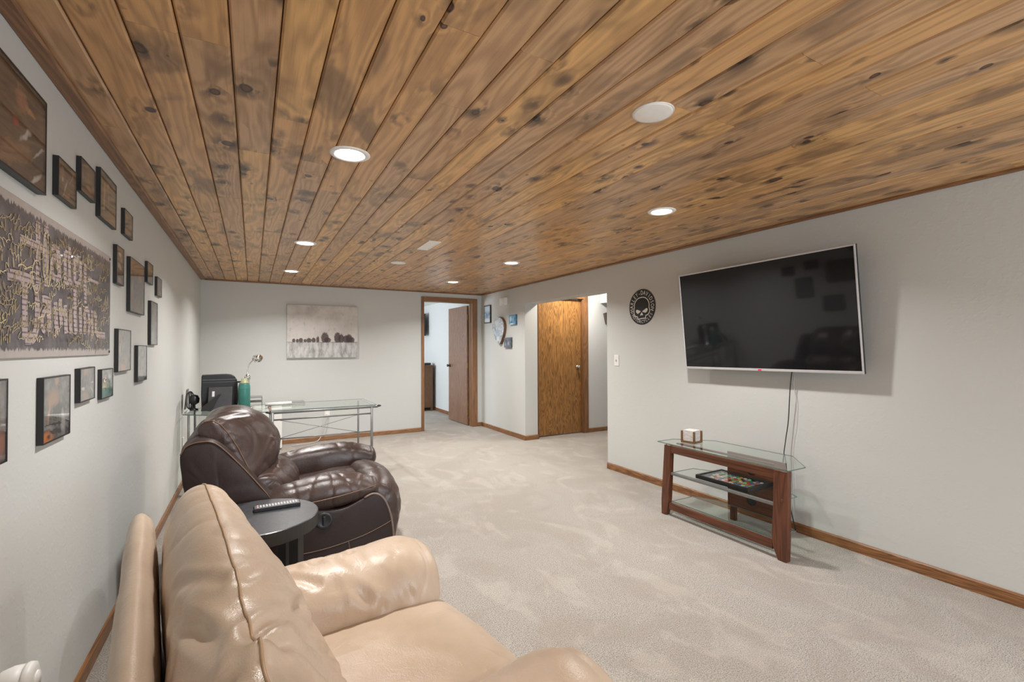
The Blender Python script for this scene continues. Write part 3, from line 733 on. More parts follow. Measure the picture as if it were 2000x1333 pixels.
# gold autographs
M['goldink'] = plain('gold_paint_pen', (0.46, 0.36, 0.20), 0.35, 0.3, 0.1, 40)
M['goldink2'] = plain('pale_gold_paint_pen', (0.66, 0.56, 0.36), 0.35, 0.2, 0.1, 40)
rs = random.Random(5)
def scribble(cx, cz, w_, h_, ang, n, th):
    P = []; lean = rs.uniform(0.2, 0.7)
    ph = rs.uniform(0, 6); k1 = rs.uniform(2.0, 4.0)
    for i in range(n * 7):
        t = i / (n * 7 - 1)
        u = (t - 0.5) * w_ + math.sin(t * n * 2 * PI + ph) * w_ / n * 0.45
        v = math.cos(t * n * 2 * PI) * h_ * (0.45 + 0.35 * math.sin(k1 * t * PI + ph)) + h_ * 0.15 * math.sin(t * 9 + ph)
        u += v * lean * 0.6
        P.append((cx + u * math.cos(ang) - v * math.sin(ang), LY - 0.0009, cz + u * math.sin(ang) + v * math.cos(ang)))
    return P
def flat_line(bm, P, wd, y=-0.0072):
    prev = None
    for i in range(len(P)):
        a = P[max(i - 1, 0)]; b = P[min(i + 1, len(P) - 1)]
        dx, dz = b[0] - a[0], b[2] - a[2]; l = math.hypot(dx, dz) or 1
        nx, nz_ = -dz / l * wd / 2, dx / l * wd / 2
        q = (bm.verts.new((P[i][0] + nx, y, P[i][2] + nz_)), bm.verts.new((P[i][0] - nx, y, P[i][2] - nz_)))
        if prev: bm.faces.new((prev[0], prev[1], q[1], q[0]))
        prev = q
spots = []
for i in range(125):
    for _ in range(80):
        cx = rs.uniform(-SW + 0.07, SW - 0.06); cz = rs.uniform(-SH + 0.045, SH - 0.05)
        if all(abs(cx - a) > 0.045 or abs(cz - b) > 0.026 for a, b in spots): spots.append((cx, cz)); break
for i, (cx, cz) in enumerate(spots):
    bm = bmesh.new()
    flat_line(bm, scribble(cx, cz, rs.uniform(0.07, 0.12), rs.uniform(0.016, 0.034), rs.uniform(-0.15, 0.6), rs.randint(3, 6), 0.0024), rs.uniform(0.0021, 0.0032), -0.0074 - (i % 8) * 0.00006)
    obj('autograph', bm, M['goldink2'] if rs.random() < 0.3 else M['goldink'], sg)
# the large looped autographs at the left end
for (cx, cz, sx_, sz_) in ((-0.10, 0.095, 0.020, 0.075), (-0.075, 0.085, 0.018, 0.085), (-0.17, 0.02, 0.03, 0.05)):
    bm = bmesh.new()
    flat_line(bm, [(cx + sx_ * math.cos(a / 40 * 2 * PI * 1.2), 0, cz + sz_ * math.sin(a / 40 * 2 * PI * 1.2)) for a in range(41)], 0.004, -0.0078)
    obj('autograph', bm, M['goldink2'], sg)

# ------------------------------------------------------------------ canvas print on the back wall
def m_canvas():
    t = NT('canvas_print'); v = t.obj(False)
    sep = t.n.new('ShaderNodeSeparateXYZ'); t.l.new(v, sep.inputs[0]); X, Z = sep.outputs[0], sep.outputs[2]
    sky = t.mix(t.mapr(t.noise(v, 5, 4, 0.6), 0.35, 0.7), (0.62, 0.58, 0.55), (0.44, 0.40, 0.36))
    sky = t.mix(t.mapr(Z, 0.12, 0.36), t.mix(0.5, sky, (0.66, 0.63, 0.60)), sky)
    sky = t.mix(t.math('MULTIPLY', t.mapr(t.noise(t.scale(v, 22, 1, 14), 1.0, 3), 0.58, 0.75), 0.35), sky, (0.22, 0.20, 0.18))
    gr = t.mix(t.mapr(t.noise(t.scale(v, 14, 1, 5), 1.0, 5, 0.65), 0.35, 0.7), (0.60, 0.60, 0.58), (0.26, 0.26, 0.26))
    c = t.mix(t.mapr(Z, -0.155, -0.145), gr, sky)
    # row of trees standing on the horizon
    wob = t.noise(v, 85, 4, 0.7)
    for (u, wd, h) in ((-0.385, 0.022, 0.05), (-0.34, 0.02, 0.045), (-0.295, 0.03, 0.06), (-0.24, 0.022, 0.045), (-0.19, 0.035, 0.06), (-0.13, 0.03, 0.065), (-0.075, 0.022, 0.085), (0.02, 0.055, 0.145), (0.055, 0.05, 0.07), (0.19, 0.05, 0.15), (0.24, 0.045, 0.12), (0.315, 0.06, 0.105), (0.35, 0.05, 0.12), (0.39, 0.04, 0.08)):
        dx = t.math('DIVIDE', t.math('ABSOLUTE', t.math('SUBTRACT', X, u)), wd)
        zz = t.math('DIVIDE', t.math('ADD', Z, 0.15), h)
        zc = t.math('MULTIPLY', t.math('SUBTRACT', zz, 0.40), 1.65)
        inside = t.math('SUBTRACT', t.math('SUBTRACT', 1.0, t.math('MULTIPLY', zc, zc)), t.math('MULTIPLY', dx, dx))
        inside = t.math('ADD', inside, t.math('MULTIPLY', t.math('SUBTRACT', wob, 0.5), 2.0))
        k = t.math('MULTIPLY', t.mapr(inside, 0.0, 0.35), t.mapr(Z, -0.165, -0.150))
        c = t.mix(t.math('MULTIPLY', k, 0.9), c, (0.050, 0.026, 0.026))
    k = t.math('MULTIPLY', t.mapr(t.math('ABSOLUTE', t.math('ADD', Z, 0.151)), 0.006, 0.001), 0.6)
    c = t.mix(k, c, (0.10, 0.08, 0.08))
    t.bump(t.noise(v, 300, 1), 0.05, 0.001)
    return t.fin(c, 0.6)
cv = empty('canvas_print', (1.472, BY - 0.001, 1.561), 0, 'wide grey canvas of a row of bare dark trees on the back wall', 'picture')
obj('canvas', B((-0.472, 0.472, -0.036, 0, -0.372, 0.372)), m_canvas(), cv, bevel=0.003)

# ------------------------------------------------------------------ things on the right wall (local: X runs towards the camera, -Y out of the wall)
RW = -PI / 2
def rwall(name, y, z, label, cat, group=None): return empty(name, (RX - 0.001, y, z), RW, label, cat, group)
# television
TW, THh = 1.352, 0.806
tv = empty('television', (3.838, 2.136, 1.542), 0, 'large flat television with silver bezel tilted down on the right wall', 'television')
tv.rotation_euler = (math.radians(5.2), math.radians(-0.55), RW)
tv.rotation_mode = 'XYZ'
a, b = TW / 2, THh / 2
obj('housing', B((-a, a, 0.0, 0.022, -b, b)), M['black'], tv, bevel=0.004)
obj('rear_bulge', prism([(-a * 0.7, -b * 0.86), (a * 0.7, -b * 0.86), (a * 0.74, -b * 0.78), (a * 0.74, b * 0.3), (-a * 0.74, b * 0.3), (-a * 0.74, -b * 0.78)], 0.022, 0.05, 'y'), M['black'], tv, bevel=0.006)
bz = 0.011
obj('bezel', B((-a + .001, a - .001, -0.005, 0.002, b - bz, b - .001), (-a + .001, a - .001, -0.005, 0.002, -b + .001, -b + 0.019), (-a + .001, -a + bz, -0.005, 0.002, -b + 0.019, b - bz), (a - bz, a - .001, -0.005, 0.002, -b + 0.019, b - bz)), M['bezel'], tv, bevel=0.0015)
obj('screen', B((-a + bz, a - bz, -0.0025, 0.001, -b + 0.019, b - bz)), M['screen'], tv)
obj('power_light', B((-0.014, 0.014, -0.0062, -0.004, -b + 0.004, -b + 0.014)), m_emit('red_standby_light', (0.9, 0.02, 0.06), 0.5), tv, bevel=0.001)
obj('wall_bracket', B((-0.20, 0.20, 0.05, 0.075, -0.12, 0.12), (-0.16, -0.12, 0.06, 0.115, -0.10, 0.10), (0.12, 0.16, 0.06, 0.115, -0.10, 0.10)), M['black'], tv)
# cables hanging from the television
P = smooth_pts([(3.935, 1.93, 1.17), (3.93, 1.946, 1.02), (3.94, 1.966, 0.80), (3.935, 1.985, 0.65), (3.92, 1.99, 0.55), (3.90, 1.985, 0.42), (3.93, 1.96, 0.20), (3.95, 1.93, 0.02)], 40)
tag(obj('power_cable', tube(P, 0.0035, 8), M['cable'], smooth=True), 'black cable hanging from the television down behind the glass stand', 'cable')
P = smooth_pts([(3.972, 1.925, 1.20), (3.974, 1.945, 1.05), (3.972, 1.925, 0.93), (3.974, 1.932, 0.76), (3.972, 1.955, 0.63), (3.973, 1.961, 0.50), (3.972, 1.958, 0.28), (3.965, 1.95, 0.075)], 40)
tag(obj('thin_cable', tube(P, 0.0016, 6), M['cable_grey'], smooth=True), 'thin pale wire hanging against the wall beside the black television cable', 'cable')
# light switch
sw = rwall('light_switch', 3.811, 1.18, 'white toggle light switch plate right of the hallway opening', 'light switch')
obj('plate', B((-0.035, 0.035, -0.006, 0, -0.058, 0.058)), M['white'], sw, bevel=0.003)
obj('toggle', B((-0.005, 0.005, -0.016, -0.005, -0.011, 0.011)), M['cable_grey'], sw, bevel=0.001)
for s_ in (-1, 1): obj('screw', lathe([(0, -0.0075), (0.003, -0.007), (0.0035, -0.006)], 8, axis='y', c=(0, 0, s_ * 0.03)), M['white'], sw)
# round badge with lettering and skull
bd = rwall('round_metal_badge', 3.433, 1.722, 'round black motorcycle club badge with skull left of the television', 'wall sign')
RB = 0.178
obj('disc', lathe([(0.0, -0.004), (RB - 0.001, -0.004), (RB, -0.003), (RB, 0.0)], 72, axis='y'), M['blackwood'], bd)
M['badgelight'] = plain('pale_cutout', (0.80, 0.79, 0.76), 0.6, var=0.02)
def badge_poly(bm, pts): prism(pts, -0.0040, -0.0047, 'y', bm)
def bp(px, py): return ((px - 455) / 345 * RB, (660 - py) / 480 * RB)
def ribbon(bm, P, wd, closed=True, y0=-0.0040, y1=-0.0047):
    n = len(P); P = [Vector(p) for p in P]
    for i in range(n if closed else n - 1):
        a_, b_ = P[i], P[(i + 1) % n]; d = (b_ - a_)
        if d.length < 1e-6: continue
        d = d.normalized(); nn = Vector((-d.y, d.x)) * wd / 2; e = d * wd * 0.45
        prism([tuple(a_ + nn - e), tuple(b_ + nn + e), tuple(b_ - nn + e), tuple(a_ - nn - e)], y0, y1 - 0.00002 * (i % 3), 'y', bm)
bm = bmesh.new()
out = [bp(*q) for q in [(450, 400), (500, 405), (550, 425), (600, 475), (635, 545), (645, 620), (640, 690), (655, 740), (655, 800), (620, 870), (600, 882), (565, 890), (552, 910), (550, 965), (450, 972), (350, 985), (340, 930), (325, 912), (290, 912), (255, 860), (240, 790), (242, 720), (255, 660), (250, 600), (270, 530), (310, 460), (370, 415)]]
ribbon(bm, out, 0.0085)
obj('skull_outline', bm, M['badgelight'], bd)
for pts in ([(295, 750), (315, 728), (345, 728), (400, 760), (425, 780), (385, 812), (350, 838), (320, 820), (300, 790)], [(458, 785), (510, 745), (575, 702), (598, 712), (606, 745), (590, 790), (550, 825), (510, 812)]):
    bm = bmesh.new(); badge_poly(bm, [bp(*q) for q in pts]); obj('eye_hole', bm, M['badgelight'], bd)
bm = bmesh.new(); badge_poly(bm, [bp(*q) for q in [(450, 800), (482, 865), (478, 890), (452, 876), (418, 892), (405, 885), (425, 845)]]); obj('nose_hole', bm, M['badgelight'], bd)
def glyph(ch, size, mat, parent, M4, depth=0.0006, name='letter'):
    cu = bpy.data.curves.new('glyph', 'FONT'); cu.body = ch; cu.size = size; cu.extrude = depth / 2; cu.align_x = 'CENTER'; cu.resolution_u = 2
    tmp = bpy.data.objects.new('glyph', cu); COL.objects.link(tmp)
    bpy.context.view_layer.update()
    me = bpy.data.meshes.new_from_object(tmp.evaluated_get(bpy.context.evaluated_depsgraph_get()))
    bpy.data.objects.remove(tmp); bpy.data.curves.remove(cu)
    me.materials.clear(); me.materials.append(mat); me.transform(M4)
    o = bpy.data.objects.new(name, me); COL.objects.link(o); o.parent = parent; return o
def ring_text(txt, r, a0, a1, size, flip=False, squeeze=1.0):
    n = len(txt)
    for i, ch in enumerate(txt):
        if ch == ' ': continue
        a_ = math.radians(a0 + (a1 - a0) * i / (n - 1))
        if flip: rot = Matrix.Rotation(PI / 2 + a_, 4, 'Z')
        else: rot = Matrix.Rotation(a_ - PI / 2, 4, 'Z')
        sc = Matrix.Diagonal((squeeze, 1, 1, 1))
        Mx = Matrix.Translation((r * math.cos(a_), r * math.sin(a_), 0)) @ rot @ sc
        up = Matrix(((1, 0, 0, 0), (0, 0, -1, -0.0044), (0, 1, 0, 0), (0, 0, 0, 1)))
        glyph(ch, size, M['badgelight'], bd, up @ Mx)
ring_text('HARLEY-DAVIDSON', 0.121, 192, -12, 0.062, squeeze=0.72)
ring_text('MOTORCYCLES', 0.162, 214, 328, 0.045, flip=True, squeeze=0.80)
for a_ in (200, 341):
    bm = lathe([(0, -0.0047), (0.006, -0.0047), (0.006, -0.004)], 10, axis='y', c=(0.148 * math.cos(math.radians(a_ + 2)), 0, 0.148 * math.sin(math.radians(a_ + 2))))
    obj('dot', bm, M['badgelight'], bd)
# chime box, small pictures and guitar body near the bedroom door
th = rwall('door_chime', 6.33, 2.033, 'white door chime box high on the wall beside the bedroom door', 'door chime')
obj('cover', B((-0.085, 0.085, -0.055, 0, -0.062, 0.055)), M['white'], th, bevel=0.006)
obj('grille', B(*[(-0.06, 0.06, -0.0562, -0.054, -0.04 + i * 0.016, -0.034 + i * 0.016) for i in range(5)]), M['whitetrim'], th)
def small_pic(name, y0, y1, z0, z1, label, frame, bg, blobs, d=0.02, fw=0.008):
    t = rwall(name, (y0 + y1) / 2, (z0 + z1) / 2, label, 'picture'); a, b = abs(y1 - y0) / 2, (z1 - z0) / 2
    if fw: obj('frame', B((-a, a, -d, 0, b - fw, b), (-a, a, -d, 0, -b, -b + fw), (-a, -a + fw, -d, 0, -b + fw, b - fw), (a - fw, a, -d, 0, -b + fw, b - fw)), frame, t)
    W, Hh = 2 * a, 2 * b
    obj('print', B((-a + fw, a - fw, -d + (0.003 if fw else 0), -0.001, -b + fw, b - fw)), m_print('small_print', bg, [(u * W, v * Hh, ru * W, rv * Hh, an, c) for (u, v, ru, rv, an, c) in blobs], y0, 0.2), t)
    return t
small_pic('mirror_picture', 6.80, 7.03, 1.725, 2.02, 'narrow black framed pale blue picture next to the bedroom door casing', M['black'], (0.30, 0.42, 0.55), [(0, 0.3, 0.6, 0.2, 0, (0.62, 0.72, 0.80)), (0, -0.35, 0.6, 0.14, 0, (0.8, 0.88, 0.9)), (0, -0.1, 0.3, 0.1, 0, (0.25, 0.36, 0.52))], 0.02, 0.014)
small_pic('small_picture', 5.945, 6.145, 1.661, 1.81, 'small bright blue picture block right of the guitar body', M['black'], (0.06, 0.20, 0.34), [(-0.25, 0.1, 0.2, 0.3, 0.3, (0.40, 0.58, 0.70)), (0.1, 0.0, 0.06, 0.35, 0.1, (0.35, 0.5, 0.62)), (-0.1, -0.3, 0.1, 0.2, 0.4, (0.03, 0.05, 0.08)), (-0.1, -0.42, 0.4, 0.1, 0, (0.5, 0.6, 0.7))], 0.03, 0.0)
small_pic('small_picture', 6.095, 6.305, 1.325, 1.475, 'small dark slate blue picture block low beside the guitar body', M['black'], (0.09, 0.10, 0.13), [(-0.1, 0.1, 0.12, 0.3, 0.2, (0.03, 0.04, 0.06)), (0.15, -0.1, 0.15, 0.2, 0, (0.30, 0.32, 0.36)), (-0.3, -0.2, 0.1, 0.2, 0, (0.28, 0.30, 0.34))], 0.03, 0.0)
gt = rwall('guitar_body_plaque', 6.47, 1.59, 'pale blue white pear shaped wall plaque with a brown wooden edge', 'wall decoration')
prof = [(-.20, .05), (-.17, .14), (-.10, .195), (0, .21), (.10, .19), (.17, .13), (.195, .04), (.17, -.05), (.125, -.13), (.075, -.19), (.035, -.215), (-.02, -.19), (-.08, -.15), (-.15, -.06)]
sp_ = [(v.x, v.y) for v in smooth_pts([(x, z) for x, z in prof], 60, True)]
obj('wood_edge', prism(sp_, -0.045, 0, 'y'), M['walnut'], gt, bevel=0.003)
obj('face', prism([(x * 0.985 - 0.003, z * 0.985) for x, z in sp_], -0.048, -0.044, 'y'), m_print('pearl_face', (0.42, 0.47, 0.52), [(-0.02, -0.05, 0.05, 0.08, 0.3, (0.36, 0.44, 0.54)), (-0.03, 0.12, 0.08, 0.05, 0, (0.62, 0.64, 0.66)), (0.0, 0.04, 0.004, 0.2, 0.0, (0.42, 0.40, 0.36)), (0.0, -0.13, 0.05, 0.04, 0, (0.65, 0.68, 0.7))]), gt)
hp = empty('picture_frame', (5.56, E0 - 0.001, 1.80), 0, 'dark wooden picture frame hung askew at the end of the hallway', 'picture', rot=(0, math.radians(-14), 0))
obj('frame', B((-0.09, 0.09, -0.05, 0, 0.055, 0.085), (-0.09, 0.09, -0.05, 0, -0.085, -0.055), (-0.09, -0.06, -0.05, 0, -0.055, 0.055), (0.06, 0.09, -0.05, 0, -0.055, 0.055)), plain('weathered_frame_wood', (0.085, 0.068, 0.060), 0.6), hp, bevel=0.003)
obj('print', B((-0.06, 0.06, -0.03, -0.001, -0.055, 0.055)), M['black'], hp)

# ------------------------------------------------------------------ sockets, plug-in
so = empty('wall_socket', (1.527, BY - 0.0005, 0.405), 0, 'white double socket on the back wall behind the glass desk', 'socket')
obj('plate', B((-0.037, 0.037, -0.006, 0, -0.060, 0.060)), M['white'], so, bevel=0.003)
obj('outlet_face', B((-0.017, 0.017, -0.008, -0.005, 0.008, 0.040), (-0.017, 0.017, -0.008, -0.005, -0.040, -0.008)), M['whitetrim'], so, bevel=0.002)
obj('plug', B((-0.014, 0.014, -0.040, -0.007, -0.052, -0.020)), M['white'], so, bevel=0.004)
P = smooth_pts([(1.527, BY - 0.04, 0.36), (1.50, BY - 0.05, 0.24), (1.46, BY - 0.05, 0.12), (1.42, BY - 0.06, 0.04), (1.36, BY - 0.10, 0.012), (1.20, BY - 0.18, 0.008), (1.05, BY - 0.2, 0.008)], 36)
tag(obj('extension_cord', tube(P, 0.0055, 8), M['cable_grey'], smooth=True), 'pale cord running from the back wall socket along the baseboard', 'cable')
so = empty('wall_socket', (0.0005, 5.51, 0.405), PI / 2, 'white socket on the left wall behind the brown recliner', 'socket')
obj('plate', B((-0.037, 0.037, -0.006, 0, -0.060, 0.060)), M['white'], so, bevel=0.003)
obj('outlet_face', B((-0.017, 0.017, -0.008, -0.005, 0.008, 0.040), (-0.017, 0.017, -0.008, -0.005, -0.040, -0.008)), M['whitetrim'], so, bevel=0.002)
pl = empty('plug_in_air_freshener', (0.0005, 1.715, 0.44), PI / 2, 'white rounded plug-in air freshener low on the left wall', 'air freshener')
bm = lathe([(0.0, -0.088), (0.032, -0.086), (0.046, -0.080), (0.048, -0.070), (0.046, -0.064)], 32, axis='y')
obj('front_cap', bm, M['white'], pl, smooth=True)
bm = lathe([(0.045, -0.064), (0.046, -0.04), (0.040, -0.018), (0.028, -0.006), (0.0, -0.004)], 32, axis='y')
obj('body', bm, M['white'], pl, smooth=True)
obj('dial', lathe([(0.0, -0.0915), (0.022, -0.0905), (0.024, -0.086)], 24, axis='y'), M['whitetrim'], pl, smooth=True)
so = empty('wall_socket', (0.0005, 1.66, 0.44), PI / 2, 'white socket plate behind the plug-in air freshener', 'socket')
obj('plate', B((-0.037, 0.037, -0.004, 0, -0.060, 0.060)), M['white'], so, bevel=0.002)

# ------------------------------------------------------------------ beige leather loveseat (foreground)
sofa = empty('leather_armchair', (0, 0, 0), 0, 'wide beige leather armchair with bulging back cushion in the left foreground', 'armchair')
TH = math.radians(8.5); PV = Vector((0.456, 1.78, 0))
sofa.rotation_euler = (0, 0, TH); sofa.location = PV - Matrix.Rotation(TH, 3, 'Z') @ PV
def d_beige(p, n):
    return 0.006 * nz(p, (6, 6, 6)) + crease(p, (9, 7, 9), 0.004, 6) 
# outer back shell
BSH = [(.288, .06), (.275, .35), (.260, .66), (.262, .745), (.285, .785), (.312, .775), (.332, .72), (.345, .5), (.345, .06)]
loft('back_shell', [(1.955, [(.30 + (x - .30) * .92, z * .985) for x, z in BSH]), (1.90, BSH), (1.4, BSH), (0.8, BSH), (.36, BSH)],
     'y', M['beige'], sofa, N=64, Mseg=60, ends=0.03, disp=lambda p, n: 0.004 * nz(p, (5, 5, 5)) + crease(p, (3, 14, 5), 0.002, 8))
fb = [((.43, .82, .86), (.60, 1.14, .74), .020, .014), ((.37, 1.12, .80), (.41, .86, .85), .014, .014), ((.385, .93, .86), (.45, .82, .87), .014, .012), ((.46, .83, .85), (.64, 1.10, .62), .014, .013), ((.45, 1.02, .90), (.58, 1.22, .76), .010, .013), ((.48, .84, .84), (.64, .98, .60), .014, .014), ((.37, 1.22, .82), (.43, 1.05, .88), .008, .013), ((.58, 1.30, .76), (.63, 1.16, .60), .010, .012), ((.44, .80, .86), (.36, .78, .80), .012, .013)]
def d_cush(p, n):
    s = 0.010 * nz(p, (4, 3.2, 4)) + crease(p, (4, 7, 6), 0.004, 4, (3, 1, 0)) + folds(p, fb)
    # seam line along the ridge pulls the leather in
    return s
C0 = [(.37, .50), (.345, .66), (.350, .79), (.395, .875), (.455, .898), (.525, .868), (.58, .79), (.62, .69), (.655, .60), (.675, .50), (.60, .40), (.42, .40)]
def cw(dx, dz, b=0.0): return [(x + dx * max(0, min(1, (x - .38) / .12)) + b * max(0, 1 - abs(z - .58) / .16) * (x > .55), z + dz * max(0, min(1, (z - .6) / .2))) for x, z in C0]
def ck(k, dz=0.0, f=1.0): return [((.45 + (x - .45) * k) if x > .45 else .42 + (x - .42) * f, z + dz * max(0, min(1, (z - .6) / .2))) for x, z in C0]
def ck2(kl, ku, dz=0.0, f=1.0):
    """kl / ku: how far the face bulges at its foot and at its top"""
    o = []
    for x, z in C0:
        t_ = max(0, min(1, (z - .58) / .2)); k = kl + (ku - kl) * t_
        o.append(((.45 + (x - .45) * k) if x > .45 else .42 + (x - .42) * f, z + dz * max(0, min(1, (z - .6) / .2))))
    return o
cs = [(1.80, [(x, .62 + (z - .62) * .93) for x, z in ck2(.45, .55, 0, .8)]), (1.70, ck2(.48, .72)), (1.56, ck2(.46, .80, .004)), (1.42, ck2(.50, .84, .004)), (1.31, ck2(.84, .92, .002)), (1.20, ck2(1.0, .98, -.004)), (1.06, ck2(1.0, .92, -.02)), (.93, ck2(.96, .84, -.048)), (.80, ck2(.94, .82, -.055)), (.62, ck2(.92, .84, -.03)), (.52, [(x, .62 + (z - .62) * .9) for x, z in ck(.7, 0, .8)])]
loft('back_cushion', cs, 'y', M['beige'], sofa, N=120, Mseg=130, ends=(0.075, 0.10), disp=d_cush, seams=[(4, -0.02, 0.98)], seam_r=0.0028, seam_mat=M['beige_seam'])
# far arm: fat pillow on a panel
fa = [((.62, 1.45, .60), (.78, 1.42, .56), .012, .014), ((.74, 1.60, .62), (.86, 1.42, .54), .012, .015), ((.86, 1.62, .625), (.90, 1.40, .50), .010, .012), ((.95, 1.50, .60), (1.0, 1.40, .5), .006, .012), ((.62, 1.6, .615), (.72, 1.5, .60), .010, .014), ((.66, 1.66, .61), (.80, 1.60, .62), .008, .012)]
def AS(yc, hw, zt, zb): return [(yc - hw * .80, zb + .05), (yc - hw * .86, (zt + zb) / 2 + .01), (yc - hw * .60, zt - .035), (yc - .02, zt), (yc + hw * .6, zt - .03), (yc + hw, (zt + zb) / 2), (yc + hw * .92, zb + .04), (yc, zb)]
loft('armrest_pillow', [(.42, AS(1.60, .16, .585, .40)), (.60, AS(1.59, .18, .612, .39)), (.80, AS(1.585, .185, .625, .38)), (1.02, AS(1.580, .190, .634, .38)), (1.085, AS(1.58, .178, .618, .385))],
     'x', M['beige'], sofa, N=84, Mseg=84, ends=(0.06, 0.055), disp=lambda p, n: 0.007 * nz(p, (5, 5, 5)) + crease(p, (10, 5, 5), 0.003, 4) + folds(p, fa))
AP = [(1.46, .02), (1.445, .25), (1.46, .44), (1.58, .48), (1.72, .44), (1.75, .25), (1.73, .02)]
loft('armrest_panel', [(.26, AP), (.65, AP), (1.05, AP)], 'x', M['beige'], sofa, N=48, Mseg=24, ends=(0.02, 0.035))
fs_ = [((.80, 1.36, .47), (1.05, 1.02, .46), .005, .014), ((.75, 1.15, .47), (1.12, 1.22, .45), .004, .010), ((.70, 1.05, .48), (.95, .98, .47), .005, .012)]
def SS(y0, y1, z, d=.2): return [(y1 - .01, z - d), (y1 + .01, z - .09), (y1 - .035, z - .014), (y1 - .20, z), (y0 + .20, z), (y0 + .04, z - .025), (y0 - .01, z - .10), (y0 + .01, z - d), ((y0 + y1) / 2, z - d - .02)]
loft('seat_cushion', [(.42, SS(.86, 1.50, .470)), (.75, SS(.86, 1.50, .490)), (1.02, SS(.86, 1.515, .484)), (1.12, SS(.86, 1.505, .456)), (1.175, SS(.88, 1.48, .400))],
     'x', M['beige'], sofa, N=110, Mseg=110, ends=(0.02, 0.03), disp=lambda p, n: 0.007 * nz(p, (4, 4, 4)) + crease(p, (6, 6, 6), 0.002, 5) + folds(p, fs_))
YM = 2.325
def mir(ss): return [(t, [(YM - y, z) for y, z in P][::-1]) for t, P in ss]
loft('armrest_pillow', mir([(.42, AS(1.60, .16, .585, .40)), (.60, AS(1.59, .18, .612, .39)), (.80, AS(1.585, .185, .628, .38)), (1.02, AS(1.575, .185, .638, .38)), (1.09, AS(1.575, .170, .618, .385))]),
     'x', M['beige'], sofa, N=84, Mseg=84, ends=(0.06, 0.06), disp=lambda p, n: 0.007 * nz(p, (5, 5, 5)) + crease(p, (10, 5, 5), 0.003, 4))
loft('armrest_panel', mir([(.26, AP), (.65, AP), (1.05, AP)]), 'x', M['beige'], sofa, N=48, Mseg=24, ends=(0.02, 0.035))
loft('footrest_pad', [(1.12, SS(.86, 1.44, .36, .16)), (1.17, SS(.86, 1.44, .34, .16))], 'x', M['beige'], sofa, N=60, Mseg=10, ends=0.02)
obj('base', B((0.28, 1.10, 0.84, 1.45, 0.03, 0.30)), M['beige'], sofa, bevel=0.03, seg=3)
obj('foot', B(*[(x, x + .05, y, y + .05, 0.0, 0.04) for x in (.32, 1.0) for y in (.86, 1.38)]), M['black'], sofa)

# ------------------------------------------------------------------ dark brown leather recliner
rc = empty('recliner', (0, 0, 0), 0, 'dark brown leather recliner armchair with puffed arms beside the left wall', 'armchair')
def d_br(s=1.0, sc=(6, 6, 6), cs_=(11, 5, 8), amp=0.006):
    return lambda p, n: s * 0.008 * nz(p, sc) + crease(p, cs_, amp * s, 5, (1, 2, 3))
SIDE = [(.50, .045), (.46, .20), (.44, .36), (.48, .50), (.66, .50), (.86, .445), (1.02, .425), (1.13, .46), (1.205, .485), (1.262, .445), (1.300, .35), (1.318, .22), (1.318, .045)]
SDp = [(p.x, p.y) for p in smooth_pts(SIDE, 64)]
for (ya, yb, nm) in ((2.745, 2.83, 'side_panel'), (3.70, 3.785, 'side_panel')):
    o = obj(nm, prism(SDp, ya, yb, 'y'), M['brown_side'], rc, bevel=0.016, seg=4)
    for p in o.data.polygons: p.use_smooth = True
edge = [Vector((p[0] - 0.004, 2.749, p[1] - 0.002)) for p in SDp[38:]]
obj('welt', tube(edge, 0.0065, 8), M['brown_welt'], rc, smooth=True)
edge = smooth_pts([(.56, 2.7435, .235), (.70, 2.7435, .222), (.92, 2.7435, .222), (1.12, 2.7435, .252), (1.25, 2.7435, .292), (1.308, 2.7435, .318)], 30)
obj('stitching', tube(edge, 0.0016, 5), M['stitch'], rc)
obj('stitching', tube([(.735, 2.7435, .222), (.70, 2.7435, .12), (.68, 2.7435, .06)], 0.0016, 5), M['stitch'], rc)
obj('stitching', tube([(1.06, 2.7435, .24), (1.075, 2.7435, .15), (1.08, 2.7435, .06)], 0.0016, 5), M['stitch'], rc)
hd = obj('recline_handle', lathe([(0.0, 2.743), (0.030, 2.741), (0.041, 2.737), (0.045, 2.741), (0.045, 2.75)], 32, axis='y', c=(0.932, 0, 0.378)), M['black'], rc, smooth=True)
obj('lever', B((0.925, 0.939, 2.730, 2.742, 0.352, 0.404)), M['black'], hd, bevel=0.003)
# back shell (wings)
W0 = [(.36, .12), (.315, .45), (.285, .70), (.280, .80), (.305, .845), (.36, .862), (.43, .845), (.53, .735), (.64, .585), (.72, .47), (.62, .30), (.52, .12)]
W1 = [(x - (0.012 if x < .5 else -.0), z) for x, z in W0]
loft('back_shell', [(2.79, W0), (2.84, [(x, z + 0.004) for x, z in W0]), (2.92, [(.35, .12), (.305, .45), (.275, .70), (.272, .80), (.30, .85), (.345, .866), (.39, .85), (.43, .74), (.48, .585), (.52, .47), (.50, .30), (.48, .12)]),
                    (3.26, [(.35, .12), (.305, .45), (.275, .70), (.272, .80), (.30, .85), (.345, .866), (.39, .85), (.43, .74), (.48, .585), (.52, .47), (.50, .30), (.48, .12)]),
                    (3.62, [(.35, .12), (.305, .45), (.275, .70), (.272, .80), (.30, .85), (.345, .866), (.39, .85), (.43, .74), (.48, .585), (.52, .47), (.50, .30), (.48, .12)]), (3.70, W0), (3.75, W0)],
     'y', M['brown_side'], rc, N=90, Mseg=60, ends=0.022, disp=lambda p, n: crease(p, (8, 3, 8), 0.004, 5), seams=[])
wp = smooth_pts([(.281, 2.786, .80), (.305, 2.784, .84), (.36, 2.783, .857), (.43, 2.783, .84), (.53, 2.783, .728), (.64, 2.783, .578), (.712, 2.785, .47)], 40)
obj('piping', tube(wp, 0.0036, 6), M['brown_seam'], rc, smooth=True)
